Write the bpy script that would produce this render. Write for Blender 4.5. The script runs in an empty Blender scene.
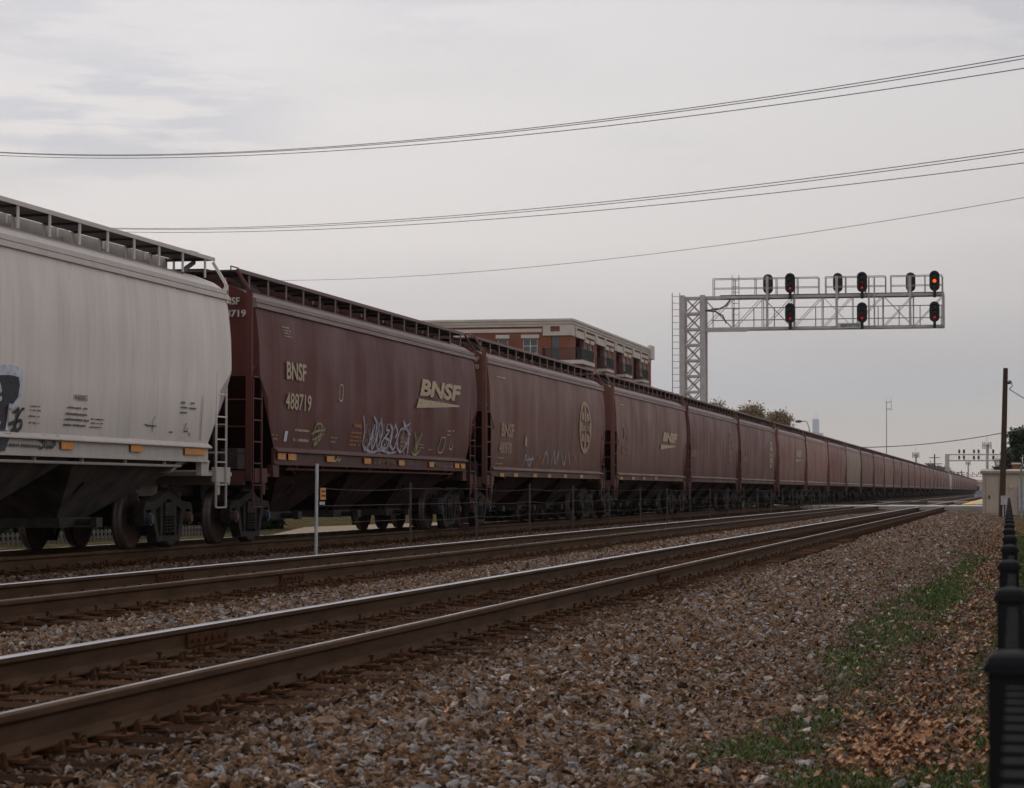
import bpy, bmesh, math, random
import numpy as np
from mathutils import Vector, Matrix
R = random.Random(7)
NR = np.random.RandomState(11)
SC = bpy.context.scene
COL = SC.collection
rad = math.radians

# ------------------------------------------------------------------ camera model
F, PX, PY = 2450.0, 512.0, 384.0
EYE = Vector((0, 0, .88))
PHI = math.atan(107.0 / F)
TH = math.atan(504.0 / F * math.cos(PHI))
FW = Vector((-math.sin(TH) * math.cos(PHI), math.cos(TH) * math.cos(PHI), math.sin(PHI)))
RT = Vector((math.cos(TH), math.sin(TH), 0))
UP = RT.cross(FW)

def ray(px, py):
    return (FW + RT * ((px - PX) / F) + UP * ((PY - py) / F))
def on_x(px, py, X):            # point of that direction on the vertical plane x = -X
    d = ray(px, py); t = -X / d.x
    return EYE + d * t
def at_depth(px, py, dep):
    return EYE + ray(px, py) * dep
def on_y(px, py, Y):
    d = ray(px, py); return EYE + d * (Y / d.y)

cam_d = bpy.data.cameras.new('camera'); cam = bpy.data.objects.new('camera', cam_d); COL.objects.link(cam)
cam_d.sensor_width = 36; cam_d.lens = F / 1024 * 36; cam_d.clip_end = 60000; cam_d.clip_start = .1
cam_d.shift_y = -10 / 1024
cam.matrix_world = Matrix(((RT.x, UP.x, -FW.x, EYE.x), (RT.y, UP.y, -FW.y, EYE.y), (RT.z, UP.z, -FW.z, EYE.z), (0, 0, 0, 1)))
cam_d.dof.use_dof = True; cam_d.dof.focus_distance = 45; cam_d.dof.aperture_fstop = 9
SC.camera = cam

# ------------------------------------------------------------------ mesh helpers
class MB:
    def __init__(s): s.v = []; s.f = []; s.m = []; s.cur = 0
    def mat(s, i): s.cur = i; return s
    def add(s, vs, fs):
        n = len(s.v); s.v += [tuple(v) for v in vs]
        for f in fs: s.f.append(tuple(i + n for i in f)); s.m.append(s.cur)
        return s
    def box(s, x0, x1, y0, y1, z0, z1):
        return s.add([(x0,y0,z0),(x1,y0,z0),(x1,y1,z0),(x0,y1,z0),(x0,y0,z1),(x1,y0,z1),(x1,y1,z1),(x0,y1,z1)],
                     [(0,3,2,1),(4,5,6,7),(0,1,5,4),(1,2,6,5),(2,3,7,6),(3,0,4,7)])
    def bar(s, a, b, w, h=None, up=(0,0,1)):      # rectangular bar a->b
        a = Vector(a); b = Vector(b); d = (b - a).normalized(); h = h or w
        u = Vector(up)
        if abs(d.dot(u)) > .98: u = Vector((1,0,0))
        r = d.cross(u).normalized() * w / 2; t = r.cross(d).normalized() * h / 2
        vs = [a-r-t, a+r-t, a+r+t, a-r+t, b-r-t, b+r-t, b+r+t, b-r+t]
        return s.add(vs, [(0,1,2,3),(7,6,5,4),(0,4,5,1),(1,5,6,2),(2,6,7,3),(3,7,4,0)])
    def tube(s, pts, r, n=8, r1=None, caps=True):
        pts = [Vector(p) for p in pts]; vs = []; fs = []; m = len(pts)
        pr = None
        for i, p in enumerate(pts):
            d = (pts[min(i+1, m-1)] - pts[max(i-1, 0)]).normalized()
            if pr is None:
                u = Vector((0,0,1)) if abs(d.z) < .9 else Vector((1,0,0))
                pr = d.cross(u).normalized()
            pr = (pr - d * pr.dot(d)).normalized(); q = d.cross(pr)
            rr = r if r1 is None else r + (r1 - r) * i / max(1, m - 1)
            for k in range(n):
                a = 2 * math.pi * k / n
                vs.append(p + pr * (rr * math.cos(a)) + q * (rr * math.sin(a)))
        for i in range(m - 1):
            for k in range(n):
                fs.append((i*n+k, i*n+(k+1) % n, (i+1)*n+(k+1) % n, (i+1)*n+k))
        if caps: fs.append(tuple(range(n))[::-1]); fs.append(tuple((m-1)*n+k for k in range(n)))
        return s.add(vs, fs)
    def prism(s, poly, axis, a0, a1):            # poly extruded along 'x' (poly=(y,z)), 'y' (poly=(x,z)) or 'z'
        def P(p, a):
            return (a, p[0], p[1]) if axis == 'x' else (p[0], a, p[1]) if axis == 'y' else (p[0], p[1], a)
        n = len(poly)
        vs = [P(p, a0) for p in poly] + [P(p, a1) for p in poly]
        return s.add(vs, [tuple(range(n))[::-1], tuple(range(n, 2*n))] + [(i, (i+1) % n, n+(i+1) % n, n+i) for i in range(n)])
    def lathe(s, prof, axis, c, n=28):           # prof (r, a) revolved round axis through c
        vs = []; fs = []; m = len(prof); c = Vector(c)
        for k in range(n):
            t = 2 * math.pi * k / n; ct, st = math.cos(t), math.sin(t)
            for r, a in prof:
                vs.append(c + (Vector((a, r*ct, r*st)) if axis == 'x' else Vector((r*ct, a, r*st)) if axis == 'y' else Vector((r*ct, r*st, a))))
        for k in range(n):
            k2 = (k+1) % n
            for i in range(m - 1): fs.append((k*m+i, k2*m+i, k2*m+i+1, k*m+i+1))
        return s.add(vs, fs)
    def mesh(s, name, mats, smooth=False):
        me = bpy.data.meshes.new(name); me.from_pydata(s.v, [], s.f)
        for m in (mats if isinstance(mats, (list, tuple)) else [mats]): me.materials.append(m)
        if any(s.m): me.polygons.foreach_set('material_index', s.m)
        bm = bmesh.new(); bm.from_mesh(me); bmesh.ops.recalc_face_normals(bm, faces=bm.faces); bm.to_mesh(me); bm.free()
        if smooth: me.polygons.foreach_set('use_smooth', [True] * len(me.polygons))
        me.update(); return me
    def build(s, name, mats, parent=None, smooth=False, color=None):
        return link(name, s.mesh(name, mats, smooth), parent, color)

def link(name, me, parent=None, color=None):
    o = bpy.data.objects.new(name, me); COL.objects.link(o)
    if parent: o.parent = parent
    if color: o.color = color
    return o
def tag(o, label=None, cat=None, group=None, kind=None):
    if label: o['label'] = label
    if cat: o['category'] = cat
    if group: o['group'] = group
    if kind: o['kind'] = kind
    return o
def empty(name, loc=(0,0,0)):
    o = bpy.data.objects.new(name, None); COL.objects.link(o); o.location = loc; o.empty_display_size = .3
    return o
def np_mesh(name, V, Fc, mats):                  # V (n,3), Fc (m,k) fixed-size faces
    me = bpy.data.meshes.new(name); k = Fc.shape[1]
    me.vertices.add(len(V)); me.vertices.foreach_set('co', V.astype(np.float32).ravel())
    me.loops.add(Fc.size); me.loops.foreach_set('vertex_index', Fc.astype(np.int32).ravel())
    me.polygons.add(len(Fc)); me.polygons.foreach_set('loop_start', np.arange(0, Fc.size, k, dtype=np.int32))
    for m in (mats if isinstance(mats, (list, tuple)) else [mats]): me.materials.append(m)
    me.update(calc_edges=True); me.validate(); return me

# ------------------------------------------------------------------ materials
class NT:
    def __init__(s, name):
        s.m = bpy.data.materials.new(name); s.m.use_nodes = True; s.t = s.m.node_tree; s.t.nodes.clear()
        s.out = s.n('ShaderNodeOutputMaterial'); s.b = s.n('ShaderNodeBsdfPrincipled')
        s.l(s.b.outputs[0], s.out.inputs[0])
    def n(s, t, **k):
        x = s.t.nodes.new(t)
        for a, b in k.items(): setattr(x, a, b)
        return x
    def l(s, a, b): s.t.links.new(a, b)
    def set(s, inp, v):
        if hasattr(v, 'is_output') or isinstance(v, bpy.types.NodeSocket): s.l(v, inp)
        elif isinstance(v, (tuple, list)) and len(v) == 3 and inp.type == 'RGBA': inp.default_value = (*v, 1)
        else: inp.default_value = v
    def coord(s, kind='Object', scale=None):
        c = s.n('ShaderNodeTexCoord').outputs[kind]
        if scale is None: return c
        mp = s.n('ShaderNodeMapping'); s.l(c, mp.inputs[0]); mp.inputs['Scale'].default_value = scale if isinstance(scale, tuple) else (scale,)*3
        return mp.outputs[0]
    def world(s, scale=1.0):
        g = s.n('ShaderNodeNewGeometry').outputs['Position']
        mp = s.n('ShaderNodeMapping'); s.l(g, mp.inputs[0]); mp.inputs['Scale'].default_value = scale if isinstance(scale, tuple) else (scale,)*3
        return mp.outputs[0]
    def noise(s, vec, scale=1, detail=4, rough=.55):
        x = s.n('ShaderNodeTexNoise'); s.l(vec, x.inputs['Vector']); x.inputs['Scale'].default_value = scale
        x.inputs['Detail'].default_value = detail; x.inputs['Roughness'].default_value = rough; return x.outputs['Fac']
    def voro(s, vec, scale, out='Color', feat='F1'):
        x = s.n('ShaderNodeTexVoronoi', feature=feat); s.l(vec, x.inputs['Vector']); x.inputs['Scale'].default_value = scale; return x.outputs[out]
    def mr(s, v, a, b, c=0, d=1, smooth=False):
        x = s.n('ShaderNodeMapRange'); x.interpolation_type = 'SMOOTHSTEP' if smooth else 'LINEAR'
        s.set(x.inputs[0], v)
        for i, q in enumerate((a, b, c, d)): s.set(x.inputs[i+1], q)
        return x.outputs[0]
    def math(s, op, a, b=0):
        x = s.n('ShaderNodeMath', operation=op); s.set(x.inputs[0], a); s.set(x.inputs[1], b); return x.outputs[0]
    def mix(s, f, a, b, mode='MIX'):
        x = s.n('ShaderNodeMix', data_type='RGBA', blend_type=mode); s.set(x.inputs[0], f); s.set(x.inputs[6], a); s.set(x.inputs[7], b); return x.outputs[2]
    def ramp(s, f, stops):
        x = s.n('ShaderNodeValToRGB'); s.l(f, x.inputs[0]); e = x.color_ramp.elements
        while len(e) < len(stops): e.new(.5)
        for i, (p, c) in enumerate(stops): e[i].position = p; e[i].color = (*c, 1)
        return x.outputs[0]
    def bump(s, h, strength=.3, dist=.01):
        x = s.n('ShaderNodeBump'); s.l(h, x.inputs['Height']); x.inputs['Strength'].default_value = strength; x.inputs['Distance'].default_value = dist
        s.l(x.outputs[0], s.b.inputs['Normal'])
    def fin(s, col, rough=.7, metal=0, spec=.5):
        s.set(s.b.inputs['Base Color'], col); s.set(s.b.inputs['Roughness'], rough); s.set(s.b.inputs['Metallic'], metal)
        s.set(s.b.inputs['Specular IOR Level'], spec); return s.m

def plain(name, col, rough=.6, metal=0, var=.25, scale=6, bump=0, spec=.4):
    t = NT(name); c = t.world(); n = t.noise(c, scale, 5)
    k = t.mr(n, .3, .7, 1 - var, 1 + var)
    cc = t.mix(1, col, k, 'MULTIPLY')
    if bump: t.bump(n, bump, .01)
    return t.fin(cc, rough, metal, spec)

def car_paint(name, dark=1.0, rough=.40, streak=.62, spec=.05, dust_highlight=0):
    """paint of the object's own colour, faded and streaked down the sides"""
    t = NT(name); ob = t.n('ShaderNodeObjectInfo'); c = t.coord('Object')
    rnd = t.n('ShaderNodeCombineXYZ'); t.l(ob.outputs['Random'], rnd.inputs[1]); 
    add = t.n('ShaderNodeVectorMath', operation='MULTIPLY_ADD'); t.l(rnd.outputs[0], add.inputs[0]); add.inputs[1].default_value = (0, 90, 0); t.l(c, add.inputs[2])
    mp = t.n('ShaderNodeMapping'); t.l(add.outputs[0], mp.inputs[0]); mp.inputs['Scale'].default_value = (1, 2.2, .22)
    st = t.noise(mp.outputs[0], 1.6, 7, .62)
    mp2 = t.n('ShaderNodeMapping'); t.l(add.outputs[0], mp2.inputs[0]); mp2.inputs['Scale'].default_value = (1, 22, .5)
    st2 = t.noise(mp2.outputs[0], 1.0, 4, .6)
    bl = t.noise(add.outputs[0], .55, 5, .6)
    fine = t.noise(add.outputs[0], 14, 5, .7)
    base = t.mix(1, ob.outputs['Color'], (dark,)*3, 'MULTIPLY')
    # chalky fading
    lum = t.n('ShaderNodeRGBToBW'); t.l(base, lum.inputs[0])
    fade = t.mix(1, t.mix(.35, base, t.math('MULTIPLY', lum.outputs[0], 1.0)), (1.45,1.40,1.38), 'MULTIPLY')
    a = t.math('MULTIPLY', t.mr(st, .42, .68, 0, .55 * streak), 1)
    col = t.mix(a, base, fade)
    col = t.mix(t.mr(bl, .45, .7, 0, .35 * streak), col, t.mix(1, base, (.70,.66,.64), 'MULTIPLY'))
    col = t.mix(t.mr(st2, .58, .72, 0, .5 * streak), col, t.mix(1, base, (.6,.5,.42), 'MULTIPLY'))
    if dust_highlight: col = t.mix(dust_highlight, col, (.36,.32,.315))  # pale dust, which also carries the highlight on the roof
    ch = t.noise(add.outputs[0], 1.7, 6, .7)
    col = t.mix(t.mr(ch, .55, .75, 0, .35*streak), col, t.mix(1, base, (1.5,1.35,1.25), 'MULTIPLY'))
    # rust specks
    col = t.mix(t.mr(fine, .68, .78, 0, .5 * streak), col, (.07,.032,.018))
    # road grime climbing up from below
    sp = t.n('ShaderNodeSeparateXYZ'); t.l(c, sp.inputs[0])
    z = t.math('ADD', sp.outputs[2], t.mr(bl, 0, 1, -.6, .6))
    col = t.mix(t.mr(z, 2.4, 1.2, 0, .45), col, (.045,.034,.028))
    t.bump(t.math('ADD', t.math('MULTIPLY', fine, .25), st), .12, .01)
    return t.fin(col, t.mr(bl, .3, .7, rough - .05, rough + .12), 0, spec)

M = {}
M['paint'] = car_paint('hopper_paint')
M['paint_light'] = car_paint('hopper_paint_chalky', 1.1, .7, .5, .1, .42)
M['paint_roof'] = car_paint('hopper_paint_dusty_highlit_roof', 1.15, .5, .5, .25, .48)  # dusty roof paint, paler still so the roof highlight sits in the colour
M['paint_dark'] = car_paint('hopper_paint_shaded', .55, .8, .8)  # darkened copy of the car paint; puts shade into the hatch colour
M['grime'] = plain('grimy_steel', (.030,.024,.021), .75, 0, .4, 9, .3)
M['hopper'] = plain('sooty_hopper_steel', (.040,.024,.020), .9, 0, .4, 2.5, .2, .08)
M['hopper_grey'] = plain('sooty_grey_hopper', (.080,.072,.066), .85, 0, .4, 2.5, .2, .1)
M['frame'] = plain('cast_truck_steel', (.030,.024,.022), .8, 0, .45, 12, .5, .15)
M['wheel'] = plain('wheel_steel', (.040,.022,.017), .8, 0, .4, 10, .3, .2)
M['tread'] = plain('worn_tread', (.09,.075,.07), .55, .3, .2, 10)
M['bearing'] = plain('bearing_cap_blue', (.030,.040,.058), .6)
M['bearing_rust'] = plain('bearing_cap_rust', (.075,.038,.03), .7)
M['grating'] = plain('walkway_grating', (.05,.045,.045), .7)
M['yellow'] = plain('reflective_yellow', (.55,.22,.03), .5, 0, .25, 12)
M['cream'] = plain('lettering_cream', (.44,.35,.24), .7, 0, .3, 14)
M['cream_mid'] = plain('lettering_worn', (.34,.245,.165), .7, 0, .35, 14)
M['cream_faint'] = plain('lettering_faded', (.26,.16,.12), .7, 0, .3, 14)
M['white_let'] = plain('lettering_white', (.48,.44,.42), .7, 0, .25, 14)
M['black_let'] = plain('lettering_black', (.04,.038,.04), .7, 0, .2, 14)
M['orange_let'] = plain('lettering_orange', (.36,.13,.025), .7, 0, .3, 14)
M['spray_white'] = plain('spray_white', (.37,.36,.41), .7, 0, .4, 9)
M['spray_green'] = plain('spray_green', (.26,.27,.13), .7, 0, .4, 9)
M['spray_black'] = plain('spray_black', (.022,.022,.028), .6, 0, .4, 9)
M['spray_blue'] = plain('spray_pale_blue', (.50,.52,.62), .7, 0, .3, 9)
M['light'] = plain('tail_glint', (.6,.6,.62), .35)
M['galv'] = plain('galvanised_steel', (.44,.415,.405), .55, .2, .15, 3)
M['galv_thin'] = plain('galvanised_rail_steel', (.27,.255,.25), .55, .2, .15, 3)
M['black'] = plain('black_powder_coat', (.010,.010,.012), .75, 0, .2, 8, 0, .12)
M['black_matte'] = plain('signal_black', (.010,.011,.015), .6, 0, .2, 8)
M['sign_white'] = plain('sign_white', (.6,.58,.55), .5)
M['wire'] = plain('overhead_wire', (.07,.07,.075), .6)
M['post_dark'] = plain('weathered_fence_post', (.085,.07,.06), .7, .1)
M['post_bright'] = plain('galvanised_fence_post', (.42,.43,.46), .45, .3)
M['concrete'] = plain('pale_concrete', (.36,.33,.30), .85, 0, .15, 1.5)
M['tactile'] = plain('yellow_tactile_strip', (.62,.36,.07), .7, 0, .12, 1.5)
M['beige'] = plain('beige_painted_metal', (.40,.34,.28), .6, 0, .1, 1.2)
M['beige_dark'] = plain('beige_trim', (.27,.23,.19), .6, 0, .1, 1.2)
M['grey_box'] = plain('grey_meter_box', (.36,.37,.40), .5)
M['glass'] = plain('window_glass', (.07,.08,.09), .10, 0, .1, 1, 0, .6)
M['glass_curtain'] = plain('curtained_glass', (.30,.31,.32), .25, 0, .2, .8, 0, .5)
M['stone'] = plain('pale_stone_trim', (.55,.49,.44), .8, 0, .12, .8)
M['rail_black'] = plain('balcony_iron', (.02,.02,.022), .5)
M['roof_dark'] = plain('roof_membrane', (.15,.14,.13), .8)
M['tower_glass'] = plain('black_tower_curtain_wall', (.035,.038,.045), .35, 0, .1, .01)
M['mast'] = plain('pale_mast', (.34,.34,.35), .6)
M['green_metal'] = plain('green_grey_post', (.20,.22,.20), .6)
def emis(name, col, s):
    t = NT(name); t.fin(col, .4); t.set(t.b.inputs['Emission Color'], col); t.b.inputs['Emission Strength'].default_value = s; return t.m
M['red_lamp'] = emis('lit_red_lens', (.9,.012,.02), .20)
M['orange_lamp'] = emis('lit_orange_lens', (1,.13,.012), 1.0)
M['lens_off'] = plain('unlit_lens', (.015,.015,.02), .2)

def mat_wood_pole():
    t = NT('creosote_pole_wood'); c = t.world((9, 9, .6)); n = t.noise(c, 1.5, 6, .65)
    t.bump(n, .6, .02); return t.fin(t.ramp(n, [(.3, (.030,.018,.012)), (.7, (.085,.05,.034))]), .85, 0, .2)
M['pole'] = mat_wood_pole()
def mat_tie():
    t = NT('creosoted_tie_wood'); c = t.world((.9, 16, 10)); n = t.noise(c, 1.4, 7, .7); n2 = t.noise(t.world(), .9, 3)
    col = t.ramp(n, [(.25, (.014,.009,.007)), (.5, (.042,.025,.017)), (.75, (.085,.05,.032))])
    oi = t.n('ShaderNodeObjectInfo'); col = t.mix(t.mr(n2, .4, .65, 0, .5), col, (.062,.030,.017)); col = t.mix(1, col, t.mr(oi.outputs['Random'], 0, 1, .55, 1.6), 'MULTIPLY'); col = t.mix(t.mr(t.noise(t.world(), 22, 4, .7), .5, .65, 0, .6), col, (.022,.014,.010)); t.bump(n, 1, .03); return t.fin(col, 1.0, 0, 0)
M['tie'] = mat_tie()
def mat_rail():
    t = NT('rusty_rail_side'); c = t.world((3, .5, 3)); n = t.noise(c, 3, 6, .65); f = t.noise(t.world(), 40, 3)
    col = t.ramp(n, [(.3, (.048,.026,.015)), (.7, (.095,.056,.033))]); t.bump(f, .35, .004); return t.fin(col, .85, 0, .08)
M['rail'] = mat_rail()
def mat_head():
    t = NT('worn_rail_head'); n = t.noise(t.world((30, .7, 10)), 1.5, 4)
    return t.fin((.46,.46,.50), t.mr(n, .3, .7, .18, .34), 1)
M['railhead'] = mat_head()
M['plate'] = plain('rusty_tie_plate', (.070,.034,.019), .95, 0, .55, 22, .6, .02)
def mat_brick():
    t = NT('red_brick'); g = t.n('ShaderNodeNewGeometry'); sp = t.n('ShaderNodeSeparateXYZ'); t.l(g.outputs['Position'], sp.inputs[0])
    cb = t.n('ShaderNodeCombineXYZ'); t.l(t.math('ADD', sp.outputs[0], sp.outputs[1]), cb.inputs[0]); t.l(sp.outputs[2], cb.inputs[1])
    b = t.n('ShaderNodeTexBrick'); t.l(cb.outputs[0], b.inputs['Vector']); b.inputs['Scale'].default_value = 1
    b.inputs['Brick Width'].default_value = .22; b.inputs['Row Height'].default_value = .075; b.inputs['Mortar Size'].default_value = .008
    b.inputs['Color1'].default_value = (.25,.080,.045,1); b.inputs['Color2'].default_value = (.19,.063,.038,1); b.inputs['Mortar'].default_value = (.17,.10,.075,1)
    n = t.noise(g.outputs['Position'], .5, 4)
    return t.fin(t.mix(1, b.outputs['Color'], t.mr(n, .3, .7, .85, 1.15), 'MULTIPLY'), .85, 0, .2)
M['brick'] = mat_brick()
def leafmat(name, cols, rough=.75):
    t = NT(name); n = t.noise(t.world(), 1.1, 3, .6); v = t.voro(t.world(), 9, 'Color'); bw = t.n('ShaderNodeRGBToBW'); t.l(v, bw.inputs[0])
    f = t.mr(t.math('ADD', t.math('MULTIPLY', n, .6), t.math('MULTIPLY', bw.outputs[0], .5)), .25, .85)
    k = len(cols) - 1
    return t.fin(t.ramp(f, [(i / k, c) for i, c in enumerate(cols)]), rough, 0, .2)
M['leaf_autumn'] = leafmat('autumn_foliage', [(.10,.080,.040), (.17,.125,.065), (.24,.17,.09), (.14,.125,.06)])
M['leaf_dark'] = leafmat('evergreen_foliage', [(.010,.016,.008), (.022,.032,.014), (.035,.045,.02)])
M['leaf_bare'] = leafmat('bare_twigs', [(.09,.075,.06), (.13,.10,.085)])
M['bark'] = plain('bark', (.05,.038,.03), .9, 0, .3, 4)
def mat_dead():
    t = NT('fallen_leaf'); v = t.voro(t.world(), 26, 'Color'); bw = t.n('ShaderNodeRGBToBW'); t.l(v, bw.inputs[0]); n = t.noise(t.world(), 60, 3)
    f = t.math('ADD', t.math('MULTIPLY', bw.outputs[0], .8), t.math('MULTIPLY', n, .2))
    return t.fin(t.ramp(f, [(.15, (.05,.028,.019)), (.35, (.13,.062,.032)), (.5, (.26,.11,.042)), (.65, (.36,.17,.07)), (.85, (.45,.29,.17))]), .7, 0, .25)
M['dead_leaf'] = mat_dead()
def mat_grass():
    t = NT('short_grass'); n = t.noise(t.world(), 5, 4, .6)
    return t.fin(t.ramp(n, [(.3, (.042,.066,.016)), (.55, (.066,.105,.026)), (.8, (.12,.13,.042))]), .75, 0, .2)
M['grass'] = mat_grass()
def mat_stone():
    t = NT('ballast_stone'); a = t.n('ShaderNodeAttribute', attribute_type='INSTANCER', attribute_name='tone')
    n = t.noise(t.coord('Object'), 2.2, 4, .6)
    f = t.math('ADD', a.outputs['Fac'], t.mr(n, .3, .7, -.08, .08))
    col = t.ramp(f, [(.0, (.022,.014,.010)), (.15, (.070,.036,.020)), (.30, (.235,.128,.068)), (.54, (.335,.212,.132)), (.70, (.30,.265,.25)), (.85, (.46,.43,.43)), (1, (.66,.56,.46))])
    g = t.n('ShaderNodeAttribute', attribute_type='INSTANCER', attribute_name='rust')
    col = t.mix(g.outputs['Fac'], col, (.11,.066,.043))
    t.bump(n, .7, .25); return t.fin(col, .9, 0, .08)
M['stone_b'] = mat_stone()

def mat_ground():
    t = NT('ground_surface'); w = t.world(); sp = t.n('ShaderNodeSeparateXYZ'); t.l(w, sp.inputs[0]); x, y = sp.outputs[0], sp.outputs[1]
    big = t.noise(w, .5, 5, .6); mid = t.noise(w, 3, 5, .65); fine = t.noise(w, 30, 4, .7)
    vc = t.voro(w, 21, 'Color'); bw = t.n('ShaderNodeRGBToBW'); t.l(vc, bw.inputs[0]); vd = t.voro(w, 21, 'Distance')
    st = t.ramp(bw.outputs[0], [(.1, (.05,.028,.018)), (.35, (.18,.11,.068)), (.6, (.25,.18,.13)), (.8, (.28,.24,.22)), (.97, (.46,.42,.40))])
    st = t.mix(t.mr(vd, .25, .6, 0, .8), st, (.018,.012,.010))
    xb = t.math('ADD', x, t.mr(big, 0, 1, -1.1, 1.1))
    dirt = t.ramp(t.math('ADD', t.math('MULTIPLY', mid, .5), t.math('MULTIPLY', fine, .5)), [(.3, (.06,.035,.021)), (.5, (.14,.085,.054)), (.7, (.22,.145,.10))])
    sd = t.mix(t.mr(xb, -2.6, -1.4, 0, .85), st, dirt)
    # oily brown crib between the rails and at the tie ends
    def band(c, hw, soft):
        return t.mr(t.math('ABSOLUTE', t.math('SUBTRACT', x, c)), hw, hw + soft, 1, 0)
    b = t.math('MAXIMUM', t.math('MAXIMUM', band(-5.14, 1.0, .45), band(-9.12, 1.1, .4)), band(-13.9, 1.3, .6))
    sd = t.mix(t.math('MULTIPLY', b, .75), sd, t.mix(mid, (.022,.014,.010), (.055,.033,.022)))
    # soil and turf beside the ballast, right of it and beyond the train
    gr = t.ramp(fine, [(.3, (.020,.027,.010)), (.7, (.045,.055,.018))])
    gr = t.mix(t.mr(mid, .45, .62), gr, dirt)
    off = t.mr(xb, -.6, .3, 0, 1)
    off = t.math('MAXIMUM', off, t.mr(xb, -17.6, -18.6, 0, 1))
    sd = t.mix(off, sd, gr)
    h = t.math('ADD', t.math('MULTIPLY', vd, -1), t.math('MULTIPLY', fine, .5))
    t.bump(h, 1, .03); return t.fin(sd, 1.0, 0, 0)
M['ground'] = mat_ground()

# ------------------------------------------------------------------ ground
T = [(5.14, -.10), (9.12, -.04), (13.9, 0.0)]      # track centre X, rail-top z
RH = .186
def base_z(X):
    pts = [(-60, -.62), (-1, -.60), (.8, -.58), (2.0, -.52), (3.1, -.385), (3.7, -.335), (6.55, -.335), (7.1, -.31), (7.7, -.275), (10.5, -.275), (11.2, -.25), (12.3, -.235), (15.4, -.235), (16.2, -.45), (18.5, -.42), (24, -.30), (80, -.5)]
    if X <= pts[0][0]: return pts[0][1]
    for (a, za), (b, zb) in zip(pts, pts[1:]):
        if X <= b: return za + (zb - za) * (X - a) / (b - a)
    return pts[-1][1]
def ground_mesh():
    xs = [-20000, -6000, -1500, -400, -120, -60, -30, -12, -6, -3] + [round(-2 + .25 * i, 3) for i in range(0, 81)] + [18.5, 19, 20, 22, 24, 30, 40, 60, 80, 150, 400, 1500, 6000, 20000]
    ys = [-3000, -400, -60, -20, -5, 0, 3, 6] + [8 + .5 * i for i in range(120)] + [70 + 4 * i for i in range(40)] + [240, 300, 400, 600, 1000, 2000, 5000, 12000, 30000]
    V = []
    rr = random.Random(3)
    for yy in ys:
        for X in xs:
            z = base_z(X)
            if -2 < X < 18 and 5 < yy < 240: z += rr.uniform(-.018, .018) if X < 2 or X > 16 else rr.uniform(-.008, .008)
            V.append((-X, yy, z))
    n = len(xs); Fc = [(j*n+i, j*n+i+1, (j+1)*n+i+1, (j+1)*n+i) for j in range(len(ys)-1) for i in range(n-1)]
    me = bpy.data.meshes.new('ground'); me.from_pydata(V, [], Fc); me.materials.append(M['ground'])
    bm = bmesh.new(); bm.from_mesh(me); bmesh.ops.recalc_face_normals(bm, faces=bm.faces)
    if sum(f.normal.z for f in bm.faces) < 0: bmesh.ops.reverse_faces(bm, faces=bm.faces)
    bm.to_mesh(me); bm.free()
    me.polygons.foreach_set('use_smooth', [True]*len(me.polygons))
    return me
g = link('ground', ground_mesh()); tag(g, kind='structure')

# ------------------------------------------------------------------ ballast stones (uncountable)
def stones_tree():
    ng = bpy.data.node_groups.new('scatter_stones', 'GeometryNodeTree')
    ng.interface.new_socket('Geometry', in_out='INPUT', socket_type='NodeSocketGeometry')
    ng.interface.new_socket('Geometry', in_out='OUTPUT', socket_type='NodeSocketGeometry')
    N = ng.nodes; L = ng.links.new
    gi = N.new('NodeGroupInput'); go = N.new('NodeGroupOutput')
    jn = N.new('GeometryNodeGeometryToInstance')
    for i in range(7):
        ic = N.new('GeometryNodeMeshIcoSphere'); ic.inputs['Radius'].default_value = .5; ic.inputs['Subdivisions'].default_value = 1 if i % 2 else 2
        sp = N.new('GeometryNodeSetPosition'); nz = N.new('ShaderNodeTexNoise'); nz.noise_dimensions = '3D'
        nz.inputs['Scale'].default_value = 1.5; nz.inputs['Detail'].default_value = 1
        ps = N.new('GeometryNodeInputPosition'); ad = N.new('ShaderNodeVectorMath'); ad.operation = 'ADD'; ad.inputs[1].default_value = (i*7.3, i*3.1, -i*5.7)
        L(ps.outputs[0], ad.inputs[0]); L(ad.outputs[0], nz.inputs['Vector'])
        sb = N.new('ShaderNodeVectorMath'); sb.operation = 'SUBTRACT'; sb.inputs[1].default_value = (.5,.5,.5); L(nz.outputs['Color'], sb.inputs[0])
        sc = N.new('ShaderNodeVectorMath'); sc.operation = 'SCALE'; sc.inputs['Scale'].default_value = 1.25; L(sb.outputs[0], sc.inputs[0])
        L(ic.outputs[0], sp.inputs['Geometry']); L(sc.outputs[0], sp.inputs['Offset'])
        sm = N.new('GeometryNodeSetMaterial'); sm.inputs['Material'].default_value = M['stone_b']; L(sp.outputs[0], sm.inputs[0])
        fl = N.new('GeometryNodeSetShadeSmooth'); fl.inputs['Shade Smooth'].default_value = False; L(sm.outputs[0], fl.inputs[0])
        L(fl.outputs[0], jn.inputs[0])
    ip = N.new('GeometryNodeInstanceOnPoints'); L(gi.outputs[0], ip.inputs['Points']); L(jn.outputs[0], ip.inputs['Instance'])
    ip.inputs['Pick Instance'].default_value = True
    def na(nm, ty):
        a = N.new('GeometryNodeInputNamedAttribute'); a.data_type = ty; a.inputs[0].default_value = nm; return a.outputs[0]
    L(na('pick', 'INT'), ip.inputs['Instance Index'])
    e2r = N.new('FunctionNodeEulerToRotation'); L(na('rot', 'FLOAT_VECTOR'), e2r.inputs[0]); L(e2r.outputs[0], ip.inputs['Rotation'])
    L(na('scl', 'FLOAT_VECTOR'), ip.inputs['Scale'])
    L(ip.outputs[0], go.inputs[0])
    return ng
STONES = stones_tree()
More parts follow.
